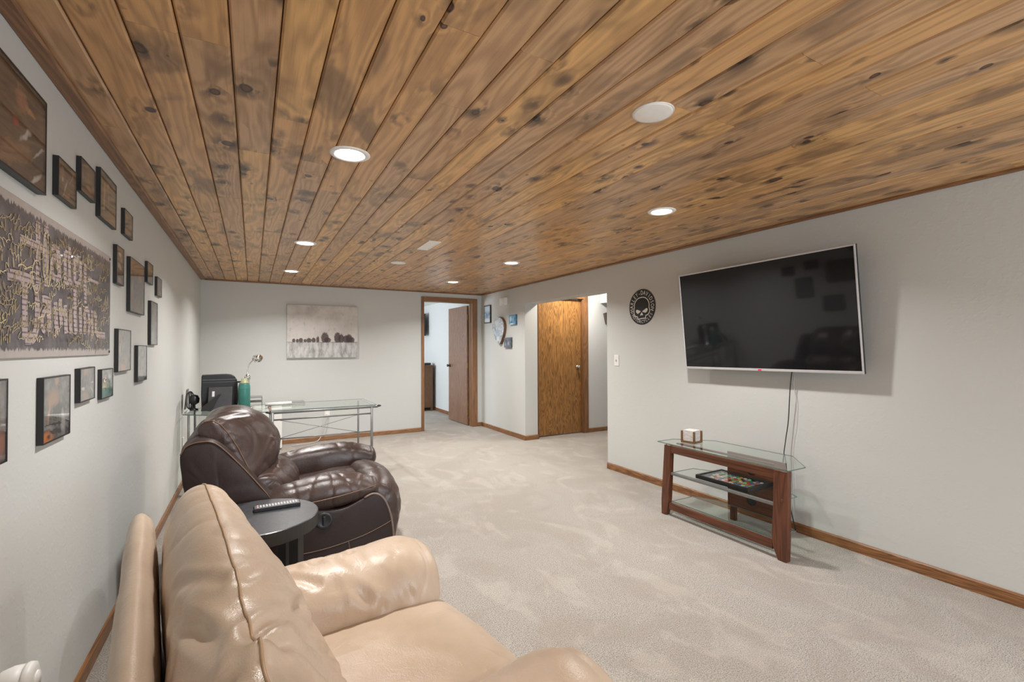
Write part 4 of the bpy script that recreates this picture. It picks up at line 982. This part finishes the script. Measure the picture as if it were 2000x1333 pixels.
# head cushion
fh = [((.42, 2.97, .92), (.55, 3.10, .93), .010, .012), ((.47, 2.96, .84), (.64, 3.10, .80), .009, .011), ((.50, 2.97, .78), (.62, 3.06, .72), .009, .010), ((.58, 2.98, .64), (.70, 3.10, .78), .010, .010), ((.62, 3.06, .62), (.72, 3.15, .82), .009, .009), ((.65, 3.15, .60), (.745, 3.22, .84), .009, .009), ((.68, 3.25, .60), (.75, 3.30, .86), .008, .009), ((.68, 3.36, .60), (.74, 3.38, .82), .007, .009)]
HE = [(.345, .86), (.338, .90), (.36, .928), (.40, .932), (.44, .905), (.475, .855), (.51, .79), (.545, .72), (.575, .65), (.588, .60), (.55, .62), (.47, .70), (.40, .78)]
HM = [(.33, .80), (.335, .88), (.37, .93), (.45, .968), (.54, .966), (.625, .93), (.695, .86), (.738, .77), (.735, .68), (.685, .605), (.60, .575), (.50, .62), (.42, .70)]
def hc(f, dz=0.0): return [(a[0] + (b[0] - a[0]) * f, a[1] + (b[1] - a[1]) * f + dz) for a, b in zip(HE, HM)]
loft('head_cushion', [(2.955, hc(0)), (2.99, hc(.34)), (3.06, hc(.66)), (3.15, hc(.9)), (3.29, hc(1.0)), (3.42, hc(.9)), (3.51, hc(.55)), (3.56, hc(.1, -.01))],
     'y', M['brown'], rc, N=100, Mseg=110, ends=(0.012, 0.02), disp=lambda p, n: (0.007 * nz(p, (6, 5, 6)) + crease(p, (5, 8, 5), 0.006, 4)) * min(1, max(0, (p.y - 2.93) * 12)) + folds(p, fh), hoops=[(0.005, 2.2, 9.4)], seam_r=0.0042, seam_mat=M['brown_seam'])
loft('lumbar_cushion', [(2.98, [(.52, .42), (.52, .54), (.58, .60), (.68, .60), (.745, .53), (.75, .44), (.66, .38)]),
                 (3.10, [(.50, .42), (.51, .56), (.60, .635), (.73, .62), (.81, .54), (.80, .43), (.66, .37)]),
                 (3.30, [(.50, .42), (.51, .57), (.62, .655), (.76, .635), (.85, .54), (.83, .43), (.66, .37)]),
                 (3.55, [(.50, .42), (.52, .54), (.60, .62), (.72, .60), (.80, .52), (.79, .43), (.66, .38)])],
     'y', M['brown'], rc, N=72, Mseg=60, ends=0.03, disp=d_br(1, (7, 7, 7), (7, 14, 7), .008))
loft('seat_cushion', [(2.88, [(.55, .30), (.58, .42), (.85, .455), (1.15, .47), (1.30, .44), (1.36, .36), (1.34, .26), (.9, .22)]),
               (3.05, [(.55, .30), (.58, .43), (.85, .465), (1.15, .50), (1.32, .475), (1.395, .37), (1.36, .25), (.9, .22)]),
               (3.28, [(.55, .30), (.58, .43), (.85, .468), (1.15, .505), (1.33, .485), (1.41, .38), (1.37, .25), (.9, .22)]),
               (3.62, [(.55, .30), (.58, .42), (.85, .455), (1.15, .47), (1.30, .44), (1.36, .36), (1.34, .26), (.9, .22)])],
     'y', M['brown'], rc, N=90, Mseg=60, ends=0.04, disp=d_br(.8))
fr_ = [((1.33, 2.90, .35), (1.40, 2.95, .33), .012, .012), ((1.36, 2.90, .27), (1.41, 3.0, .27), .010, .012), ((1.3, 2.92, .45), (1.38, 2.98, .42), .006, .012)]
loft('footrest', [(2.88, [(1.16, .10), (1.14, .30), (1.18, .45), (1.25, .505), (1.33, .47), (1.375, .38), (1.37, .24), (1.33, .12)]),
           (2.98, [(1.16, .08), (1.14, .30), (1.18, .48), (1.27, .535), (1.36, .50), (1.415, .39), (1.405, .24), (1.34, .10)]),
           (3.20, [(1.16, .08), (1.14, .30), (1.18, .50), (1.27, .555), (1.37, .515), (1.43, .40), (1.415, .24), (1.34, .10)]),
           (3.42, [(1.16, .10), (1.14, .30), (1.18, .49), (1.27, .535), (1.36, .49), (1.41, .38), (1.39, .24), (1.33, .12)])],
     'y', M['brown'], rc, N=72, Mseg=60, ends=0.035, disp=lambda p, n: 0.006 * nz(p, (6, 6, 6)) + crease(p, (9, 7, 9), 0.005, 5) + folds(p, fr_))
# arms
def arm(yc, dz, s_in):
    y = lambda v: yc + s_in * v
    def sec(top, half, bot, sh=0.0): return [(y(-half), (top + bot) / 2 - .01), (y(-half * .78), top - .035 + sh), (y(-half * .1), top), (y(half * .65), top - .02), (y(half), (top + bot) / 2), (y(half * .7), bot + .015), (y(-half * .2), bot), (y(-half * .85), bot + .02)]
    secs = [(.56, sec(.50 + dz, .07, .40)), (.66, sec(.555 + dz, .092, .40)), (.82, sec(.590 + dz, .10, .405)), (.98, sec(.603 + dz, .104, .415)), (1.12, sec(.592 + dz, .10, .43)), (1.205, sec(.560 + dz, .085, .45))]
    return secs
ar = loft('armrest_pillow', arm(2.845, 0.0, -1), 'x', M['brown'], rc, N=72, Mseg=110, ends=(0.035, 0.04), disp=lambda p, n: 0.006 * nz(p, (7, 7, 7)) + crease(p, (11, 3, 3), 0.005, 4))
pp = smooth_pts([(.60, 2.775, .472), (.72, 2.748, .478), (.86, 2.738, .487), (1.0, 2.734, .500), (1.12, 2.742, .515), (1.20, 2.765, .522), (1.235, 2.80, .520)], 44)
obj('piping', tube(pp, 0.0036, 6), M['brown_seam'], rc, smooth=True)
loft('armrest_pillow', [(.62 + (t - .56) * 1.14, [(y, z - .03 * (z < .45)) for y, z in s]) for t, s in arm(3.61, 0.030, 1)], 'x', M['brown'], rc, N=72, Mseg=110, ends=(0.035, 0.045), disp=lambda p, n: 0.006 * nz(p, (7, 7, 7)) + crease(p, (10, 3, 3), 0.005, 4, (2, 0, 0)))
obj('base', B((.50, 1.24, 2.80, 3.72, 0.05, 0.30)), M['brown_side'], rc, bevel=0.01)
obj('foot', B(*[(x, x + .05, y, y + .05, 0.0, 0.055) for x in (.56, 1.15) for y in (2.86, 3.62)]), M['black'], rc)

# ------------------------------------------------------------------ side table and remote
tb = empty('side_table', (0.614, 2.455, 0), 0, 'round black side table between the beige loveseat and brown recliner', 'side table')
o = obj('table_top', lathe([(0.0, .550), (0.250, .550), (0.254, .547), (0.254, .492), (0.249, .488), (0.0, .488)], 72), [M['tableblack'], M['tableedge']], tb)
for p in o.data.polygons:
    if abs(p.normal.z) < 0.5: p.material_index = 1
for a_ in (-38, 52, 142, 232):
    x, y = 0.19 * math.cos(math.radians(a_)), 0.19 * math.sin(math.radians(a_))
    o = obj('leg', B((-.0225, .0225, -.0225, .0225, 0, .49)), M['blackwood'], tb, bevel=0.003, loc=(x, y, 0), rot=(0, 0, math.radians(a_)))
# remote (on the table, pointing right-back)
rm = empty('remote_control', (0.694, 2.533, 0.5508), math.radians(2), 'slim black remote control with pale buttons lying on the round black table', 'remote')
bm = prism([(-.10, 0.0), (-.101, .014), (-.098, .018), (.098, .018), (.101, .014), (.10, 0.0)], -.024, .024, 'y')
obj('body', bm, M['black'], rm, bevel=0.004, seg=3)
obj('face_plate', B((-.096, .096, -.021, .021, .0178, .0186)), plain('grey_face', (0.09, 0.09, 0.095), 0.3), rm)
M['btn'] = plain('pale_buttons', (0.55, 0.55, 0.55), 0.4); M['btnred'] = plain('red_button', (0.6, 0.08, 0.05), 0.4)
bme = None
for i in range(14):
    for j in range(3):
        x = -.083 + i * .0128; y = -.0125 + j * .0125
        o = obj('button', B((x - .0035, x + .0035, y - .0038, y + .0038, .0184, .0204)), M['btnred'] if (i == 0 and j == 1) else M['btn'], rm)

# ------------------------------------------------------------------ television stand and what is on it
ts = empty('tv_stand', (0, 0, 0), 0, 'glass and cherry wood television stand on the carpet under the television', 'tv stand')
def leg_poly(y0, y1, sgn):
    # saber foot: the outer side runs down straight, the inner side cuts back near the carpet
    return [(y0, .555), (y1, .555), (y1 + .004, .30), (y1 + .006, .12), (y1 - .004, .0) if sgn > 0 else (y1 - .0, .0), (y0 + .015, .0) if sgn < 0 else (y0 + .012, .0), (y0 - .002, .12), (y0, .30)]
lr = prism([(1.677, .556), (1.765, .556), (1.772, .33), (1.785, .14), (1.775, .07), (1.745, .0), (1.690, .0), (1.684, .14)], 3.43, 3.475, 'x')
obj('leg', lr, M['cherry'], ts, bevel=0.006, seg=3)
ll = prism([(2.585, .556), (2.65, .556), (2.668, .33), (2.685, .12), (2.685, .0), (2.640, .0), (2.618, .07), (2.610, .14), (2.598, .33)], 3.43, 3.475, 'x')
obj('leg', ll, M['cherry'], ts, bevel=0.006, seg=3)
obj('top_rail', B((3.436, 3.462, 1.765, 2.59, .495, .553)), M['cherry_y'], ts, bevel=0.003)
obj('bottom_rail', B((3.436, 3.462, 1.78, 2.612, .052, .106)), M['cherry_y'], ts, bevel=0.003)
obj('rear_rail', B((3.53, 3.55, 1.826, 2.617, .548, .561)), M['cherry_y'], ts, bevel=0.002)
obj('leg_plug', lathe([(0.0, 3.427), (0.011, 3.428), (0.012, 3.431)], 16, axis='x', c=(0, 1.715, 0.372)), M['cherry'], ts)
# spine panel at the back with two cable holes
def holed(y0, y1, z0, z1, holes, x0, x1):
    bm = bmesh.new(); edges = []
    def loop(pts):
        vs = [bm.verts.new((x0, p[0], p[1])) for p in pts]
        for i in range(len(vs)): edges.append(bm.edges.new((vs[i], vs[(i + 1) % len(vs)])))
    loop([(y0, z0), (y1, z0), (y1, z1), (y0, z1)])
    for (cy, cz, r) in holes: loop([(cy + r * math.cos(2 * PI * k / 24), cz + r * math.sin(2 * PI * k / 24)) for k in range(24)])
    bmesh.ops.triangle_fill(bm, use_beauty=True, edges=edges)
    r = bmesh.ops.extrude_face_region(bm, geom=bm.faces[:])
    bmesh.ops.translate(bm, verts=[v for v in r['geom'] if isinstance(v, bmesh.types.BMVert)], vec=(x1 - x0, 0, 0))
    return bm
HY, HZ1, HZ2 = 2.155, 0.415, 0.19
pn = obj('spine_panel', holed(1.905, 2.352, .105, .515, [(HY, HZ1, .030), (HY, HZ2, .030)], 3.79, 3.81), M['cherry_y'], ts)
for cz in (HZ1, HZ2):
    obj('grommet', lathe([(.026, 3.788), (.033, 3.786), (.034, 3.790), (.028, 3.792)], 28, axis='x', c=(0, HY, cz)), M['black'], pn, smooth=True)
for y in (1.96, 2.31): obj('spine_foot', B((3.785, 3.815, y - .022, y + .022, 0, .105)), M['cherry'], ts, bevel=0.004)
def glass_plate(name, pts, z, th, parent):
    o = obj(name, prism(pts, z, z + th, 'z'), [M['tableglass'], M['glassedge']], parent)
    for p in o.data.polygons:
        if abs(p.normal.z) < 0.5: p.material_index = 1
    return o
glass_plate('glass_top', [(3.425, 1.668), (3.425, 2.714), (3.605, 2.716), (3.84, 2.50), (3.84, 1.88), (3.605, 1.666)], .5615, .0065, ts)
glass_plate('glass_shelf', [(3.468, 1.775), (3.468, 2.60), (3.70, 2.60), (3.785, 2.44), (3.785, 1.94), (3.70, 1.775)], .335, .006, ts)
glass_plate('glass_shelf', [(3.468, 1.785), (3.468, 2.61), (3.70, 2.61), (3.785, 2.44), (3.785, 1.94), (3.70, 1.785)], .107, .006, ts)
obj('shelf_front', B((3.445, 3.462, 1.775, 2.60, .322, .341)), M['steel'], ts, bevel=0.002)
obj('foot_pad', lathe([(0.0, .562), (.008, .562), (.008, .560)], 12, c=(3.45, 2.2, 0)), M['chrome'], ts)
# coaster caddy
cc = empty('coaster_caddy', (3.622, 2.545, 0.568), math.radians(9), 'small square wooden caddy holding white coasters on the glass stand', 'coaster holder')
obj('tray', B((-.056, .056, -.056, .056, .0, .012)), M['walnut'], cc, bevel=0.002)
for sx in (-1, 1):
    for sy in (-1, 1):
        obj('corner_post', B((sx * .052 - .007, sx * .052 + .007, sy * .052 - .007, sy * .052 + .007, .0, .092)), M['walnut'], cc, bevel=0.002)
for i in range(8):
    z = 0.5805 + i * 0.0108
    t = empty('coaster', (3.622, 2.545, z), math.radians(9 + (i % 3 - 1) * 0.6), ('white square coaster at the very bottom of the caddy stack', 'white square coaster second from the bottom of the caddy stack', 'white square coaster third from the bottom of the caddy stack', 'white square coaster fourth from the bottom of the caddy stack', 'white square coaster fourth from the top of the caddy stack', 'white square coaster third from the top of the caddy stack', 'white square coaster second from the top of the caddy stack', 'white square coaster topmost of the caddy stack')[i], 'coaster', 'white coasters in the wooden caddy')
    obj('slab', B((-.0445, .0445, -.0445, .0445, 0, .0105)), M['stone'], t, bevel=0.0038, seg=3)
# bottle cap shadow box lying on the shelf
c_ = [(3.478, 2.415), (3.80, 2.385), (3.782, 1.985), (3.478, 1.975)]
sb = empty('bottle_cap_frame', (3.635, 2.19, 0.3415), math.radians(0.8), 'black shadow box filled with bottle caps lying on the stand shelf', 'shadow box')
a, b = 0.150, 0.208
obj('frame', B((-a, a, -b, -b + .018, 0, .028), (-a, a, b - .018, b, 0, .028), (-a, -a + .018, -b + .018, b - .018, 0, .028), (a - .018, a, -b + .018, b - .018, 0, .028), (-a + .018, a - .018, -b + .018, b - .018, 0.001, .006)), M['blackwood'], sb, bevel=0.0015)
obj('glass', B((-a + .018, a - .018, -b + .018, b - .018, .0225, .0242)), M['picglass'], sb)
capc = [(0.55, 0.06, 0.04), (0.70, 0.68, 0.64), (0.62, 0.35, 0.08), (0.06, 0.30, 0.12), (0.05, 0.12, 0.35), (0.70, 0.45, 0.36), (0.22, 0.24, 0.27), (0.75, 0.60, 0.20), (0.30, 0.62, 0.30)]
capm = [plain('cap_enamel', c, 0.3, 0.3) for c in capc]
capmesh = []
for mm in capm:
    bm = lathe([(0.0, .0062), (.0105, .0060), (.0125, .0048), (.0142, .0008), (.0140, 0.0)], 14)
    me = bpy.data.meshes.new('bottle_cap'); bm.to_mesh(me); bm.free(); me.materials.append(mm); capmesh.append(me)
rb = random.Random(3)
for i in range(8):
    for j in range(12):
        if rb.random() < 0.04: continue
        o = bpy.data.objects.new('bottle_cap', rb.choice(capmesh)); COL.objects.link(o); o.parent = sb
        o.location = (-.115 + i * .0328 + rb.uniform(-.001, .001), -.173 + j * .0314 + rb.uniform(-.001, .001), .0065)

# ------------------------------------------------------------------ glass corner desk
dk = empty('glass_desk', (0, 0, 0), 0, 'L shaped glass desk on thin grey steel legs behind the brown recliner', 'desk')
ZD = 0.735
glass_plate('glass_top', [(.745, 4.875), (1.705, 4.868), (1.69, 5.52), (.745, 5.52)], ZD, .008, dk)
glass_plate('glass_top', [(.045, 5.05), (.34, 4.82), (.735, 4.88), (.735, 5.52), (.045, 5.53)], ZD - .004, .008, dk)
st = M['steel']
obj('front_beam', tube([(.72, 4.862, ZD - .012), (1.71, 4.856, ZD - .012)], .011, 10), st, dk, smooth=True)
for x in (.715, 1.722): obj('end_cap', lathe([(0.0, -.026), (.007, -.018), (.012, 0.0), (.007, .018), (0.0, .026)], 12, axis='x', c=(x, 4.857, ZD - .004)), M['black'], dk, smooth=True)
obj('side_beam', tube([(1.70, 4.856, ZD - .006), (1.685, 5.55, ZD - .006)], .009, 8), M['bezel'], dk, smooth=True)
obj('side_beam', tube([(.735, 4.862, ZD - .012), (.735, 5.53, ZD - .012)], .010, 8), st, dk, smooth=True)
obj('mid_bar', tube([(.75, 4.857, .658), (1.65, 4.857, .658)], .008, 8), st, dk, smooth=True)
obj('low_bar', tube([(.75, 4.857, .478), (1.65, 4.857, .478)], .006, 8), st, dk, smooth=True)
for (A_, C_) in (((.80, .655), (1.52, .480)), ((.80, .482), (1.52, .655))):
    obj('cross_rod', tube([(A_[0], 4.853, A_[1]), (C_[0], 4.853, C_[1])], .0028, 6), st, dk, smooth=True)
for x, y in ((1.65, 4.857), (.75, 4.857), (1.64, 5.50), (.75, 5.50), (.09, 5.06), (.10, 5.48), (.34, 4.85)):
    obj('leg', tube([(x, y, 0.004), (x, y, ZD - .01)], .0125 if y < 5 else .010, 12), st, dk, smooth=True)
# slanted bracket edge of the desk
obj('corner_bracket', B((.728, .742, 4.87, 5.4, ZD + .004, ZD + .009)), M['walnut'], dk)

# black equipment box
pr = empty('printer', (.315, 5.34, ZD + .0045), math.radians(4), 'black rounded printer standing on the glass desk by the left wall', 'printer')
pf = [(p.x, p.y) for p in smooth_pts([(-.15, .0), (-.155, .16), (-.150, .318), (-.06, .335), (.07, .332), (.118, .312), (.142, .26), (.148, .12), (.142, .0)], 40)]
pf = [(-.15, .005), (-.155, .16), (-.152, .326), (-.145, .330), (.05, .333), (.09, .328), (.118, .312), (.135, .28), (.142, .24), (.148, .12), (.142, .005)]
obj('body', prism(pf, -.09, .10, 'y'), M['printerblack'], pr, bevel=0.008, seg=3)
obj('vent_line', B((-.145, .135, -.0935, -.089, .285, .289), (-.145, .135, -.0935, -.089, .262, .264)), M['steel'], pr)
obj('handle_arm', B((.14, .20, -.02, .0, .245, .262)), M['black'], pr, bevel=0.004)
# picture frame seen from the back with its easel leg
pb = empty('easel_picture_frame', (.320, 5.13, ZD + .0075), math.radians(-6), 'black tabletop picture frame seen from behind with easel leg, on the desk', 'picture frame')
fr = obj('frame_back', B((-.095, .095, 0, .014, 0, .225)), M['greyplastic'], pb, rot=(math.radians(-14), math.radians(0), 0), bevel=0.002)
obj('price_sticker', B((-.066, -.046, -.0012, .001, .135, .185)), M['paper'], fr)
o = obj('easel_leg', prism([(-.005, .145), (.02, .150), (-.06, .0), (-.135, .0), (-.13, .035)], -.065, -.060, 'y'), M['black'], pb, rot=(math.radians(-9), 0, 0))
# teal bottle and chrome gooseneck lamp
bt = empty('teal_bottle', (.520, 5.10, ZD + .0045), 0, 'teal green metal bottle standing on the glass desk', 'bottle')
obj('body', lathe([(0, 0), (.046, .0), (.050, .006), (.050, .195), (.0495, .200), (.051, .204), (.0495, .208), (.049, .228), (.044, .243), (.042, .250), (.0, .250)], 40), M['teal'], bt, smooth=True)
obj('cap', lathe([(.040, .250), (.040, .262), (.028, .270), (.026, .300), (0, .302)], 28), plain('olive_cap', (0.35, 0.36, 0.22), 0.4), bt, smooth=True)
gl = empty('gooseneck_lamp', (.545, 5.215, ZD + .0045), 0, 'chrome gooseneck clip lamp with bunched metallic head rising behind the bottle', 'lamp')
obj('base', lathe([(0.0, 0), (.045, 0), (.045, .012), (.022, .02), (.02, .28), (.026, .285), (.026, .315), (.012, .33), (0, .33)], 24), M['chrome'], gl, smooth=True)
obj('neck', tube(smooth_pts([(0, 0, .32), (-.002, 0, .36), (.008, 0, .41), (.03, 0, .45), (.06, 0, .475)], 24), .0055, 8), M['chrome'], gl, smooth=True)
rg = random.Random(9)
hdm = obj('lamp_head', lathe([(0, -.025), (.02, -.02), (.03, 0), (.018, .025), (0, .03)], 16, axis='x', c=(.085, 0, .485)), M['chrome'], gl, smooth=True)
for i in range(11):
    a_ = i * 2.4; r_ = .034
    cx, cz = .085 + r_ * math.cos(a_), .485 + r_ * math.sin(a_)
    o = obj('petal', prism([(-.004, -.012), (.006, -.016), (.016, -.002), (.010, .014), (-.008, .012)], -.001, .001, 'y'), M['chrome'], hdm, loc=(cx, rg.uniform(-.02, .02), cz), rot=(rg.uniform(-1, 1), a_, rg.uniform(-1, 1)))
# cables and small device by the wall
cb = empty('webcam_bundle', (.105, 5.33, ZD + .0045), 0, 'small black device wrapped in its own cable by the left wall', 'device')
obj('body', lathe([(0, 0), (.035, 0), (.035, .01), (.012, .02), (.012, .05), (.04, .07), (.045, .11), (.03, .14), (0, .15)], 20), M['black'], cb, smooth=True)
for i in range(5):
    ang = i * .5
    P = [(0.035 * math.cos(t) * math.cos(ang) - .03, .035 * math.cos(t) * math.sin(ang), .095 + .085 * math.sin(t)) for t in [k * 2 * PI / 24 for k in range(25)]]
    obj('cable_loop', tube(P[:-1], .0032, 5, closed=True), M['cable'], cb)
gp = empty('wall_tablet', (.065, 5.46, ZD + .0045), 0, 'grey leaning tablet against the left wall beside the black device', 'tablet')
obj('panel', B((-.045, -.035, -.06, .06, 0, .19)), M['steel'], gp, bevel=0.002, rot=(0, math.radians(5), 0))
for lab in ('grey closed notebook lying on the desk behind the end of the paper roll',):
    nb = empty('notebook', (1.0, 5.42, ZD + .0085), 0, lab, 'notebook')
    obj('cover', B((-.07, .07, -.10, .10, 0, .004), (-.07, .07, -.10, .10, .014, .018)), M['steel'], nb)
    obj('pages', B((-.067, .067, -.097, .097, .004, .014)), M['paper'], nb)
rk = empty('letter_tray', (.60, 5.36, ZD + .0045), 0, 'thin dark wire letter tray behind the teal bottle', 'tray')
for z in (.05, .095): obj('tray_shelf', B((-.10, .075, -.10, .10, z, z + .005)), M['steel'], rk)
obj('tray_post', B(*[(x, x + .004, y, y + .004, 0, .10) for x in (-.098, .07) for y in (-.098, .094)]), M['steel'], rk)
pr2 = empty('paper_roll', (.83, 5.30, ZD + .0082), math.radians(8), 'white rolled paper lying on the glass desk top', 'paper')
obj('roll', tube([(-.13, 0, .017), (.11, 0, .017)], .017, 20), M['paper'], pr2, smooth=True)
wb = empty('white_appliance', (.765, 6.93, 0), 0, 'tall white boxy appliance on the floor by the back wall under the desk', 'appliance')
obj('body', B((-.165, .165, -.12, .12, .012, .575)), M['white'], wb, bevel=0.018, seg=4)
obj('logo_mark', prism([(.118, .19), (.128, .225), (.138, .19), (.128, .20)], -.1212, -.1203, 'y'), plain('blue_mark', (0.05, 0.08, 0.4), 0.4), wb)
obj('foot', B(*[(x, x + .03, y, y + .03, 0, .013) for x in (-.15, .12) for y in (-.10, .07)]), M['black'], wb)
# small black adapter and cable on the carpet behind the recliner
ad = empty('power_adapter', (.05, 5.55, 0.0), 0.3, 'small black power adapter on the carpet behind the recliner', 'adapter')
obj('brick_body', B((-.03, .03, -.05, .05, 0, .03)), M['black'], ad, bevel=0.004)
P = smooth_pts([(.06, 5.56, .03), (.10, 5.62, .05), (.16, 5.68, .03), (.26, 5.74, .012), (.36, 5.70, .008)], 24)
obj('cord', tube(P, .004, 6), M['cable'], None, smooth=True)
tag(bpy.data.objects['cord'], 'short black cord trailing from the adapter behind the recliner', 'cable')

# ------------------------------------------------------------------ bedroom contents
dr = empty('dresser', (0, 0, 0), 0, 'dark brown wooden dresser inside the bedroom by its right wall', 'dresser')
obj('body', B((3.50, 3.915, 9.42, 10.6, 0.07, .93)), M['walnut'], dr, bevel=0.004)
obj('top', B((3.48, 3.93, 9.40, 10.62, .93, .96)), M['walnut'], dr, bevel=0.004)
obj('foot', B(*[(x, x + .05, y, y + .05, 0, .075) for x in (3.50, 3.865) for y in (9.42, 10.55)]), M['walnut'], dr)
for i in range(3):
    for j in range(2): obj('drawer', B((3.488, 3.502, 9.45 + j * .575, 10.0 + j * .575, .10 + i * .275, .36 + i * .275)), M['walnut'], dr, bevel=0.003)
cb2 = empty('cable_box', (3.86, 9.55, .961), 0, 'small black box on top of the bedroom dresser', 'box')
obj('case', B((-.10, .03, -.07, .07, 0.003, .045)), M['black'], cb2, bevel=0.004)
obj('foot', B((-.09, -.07, -.05, .05, 0, .004), (.0, .02, -.05, .05, 0, .004)), M['black'], cb2)
t2 = empty('television', (3.86, 10.25, 1.83), 0, 'black television on the bedroom wall seen edge-on through the open door', 'television')
obj('housing', B((-.01, .03, -.42, .42, -.24, .24)), M['black'], t2, bevel=0.004)
obj('screen', B((-.0115, -.009, -.41, .41, -.23, .23)), M['screen'], t2)
obj('wall_bracket', B((.03, .112, -.10, .10, -.10, .10)), M['black'], t2)
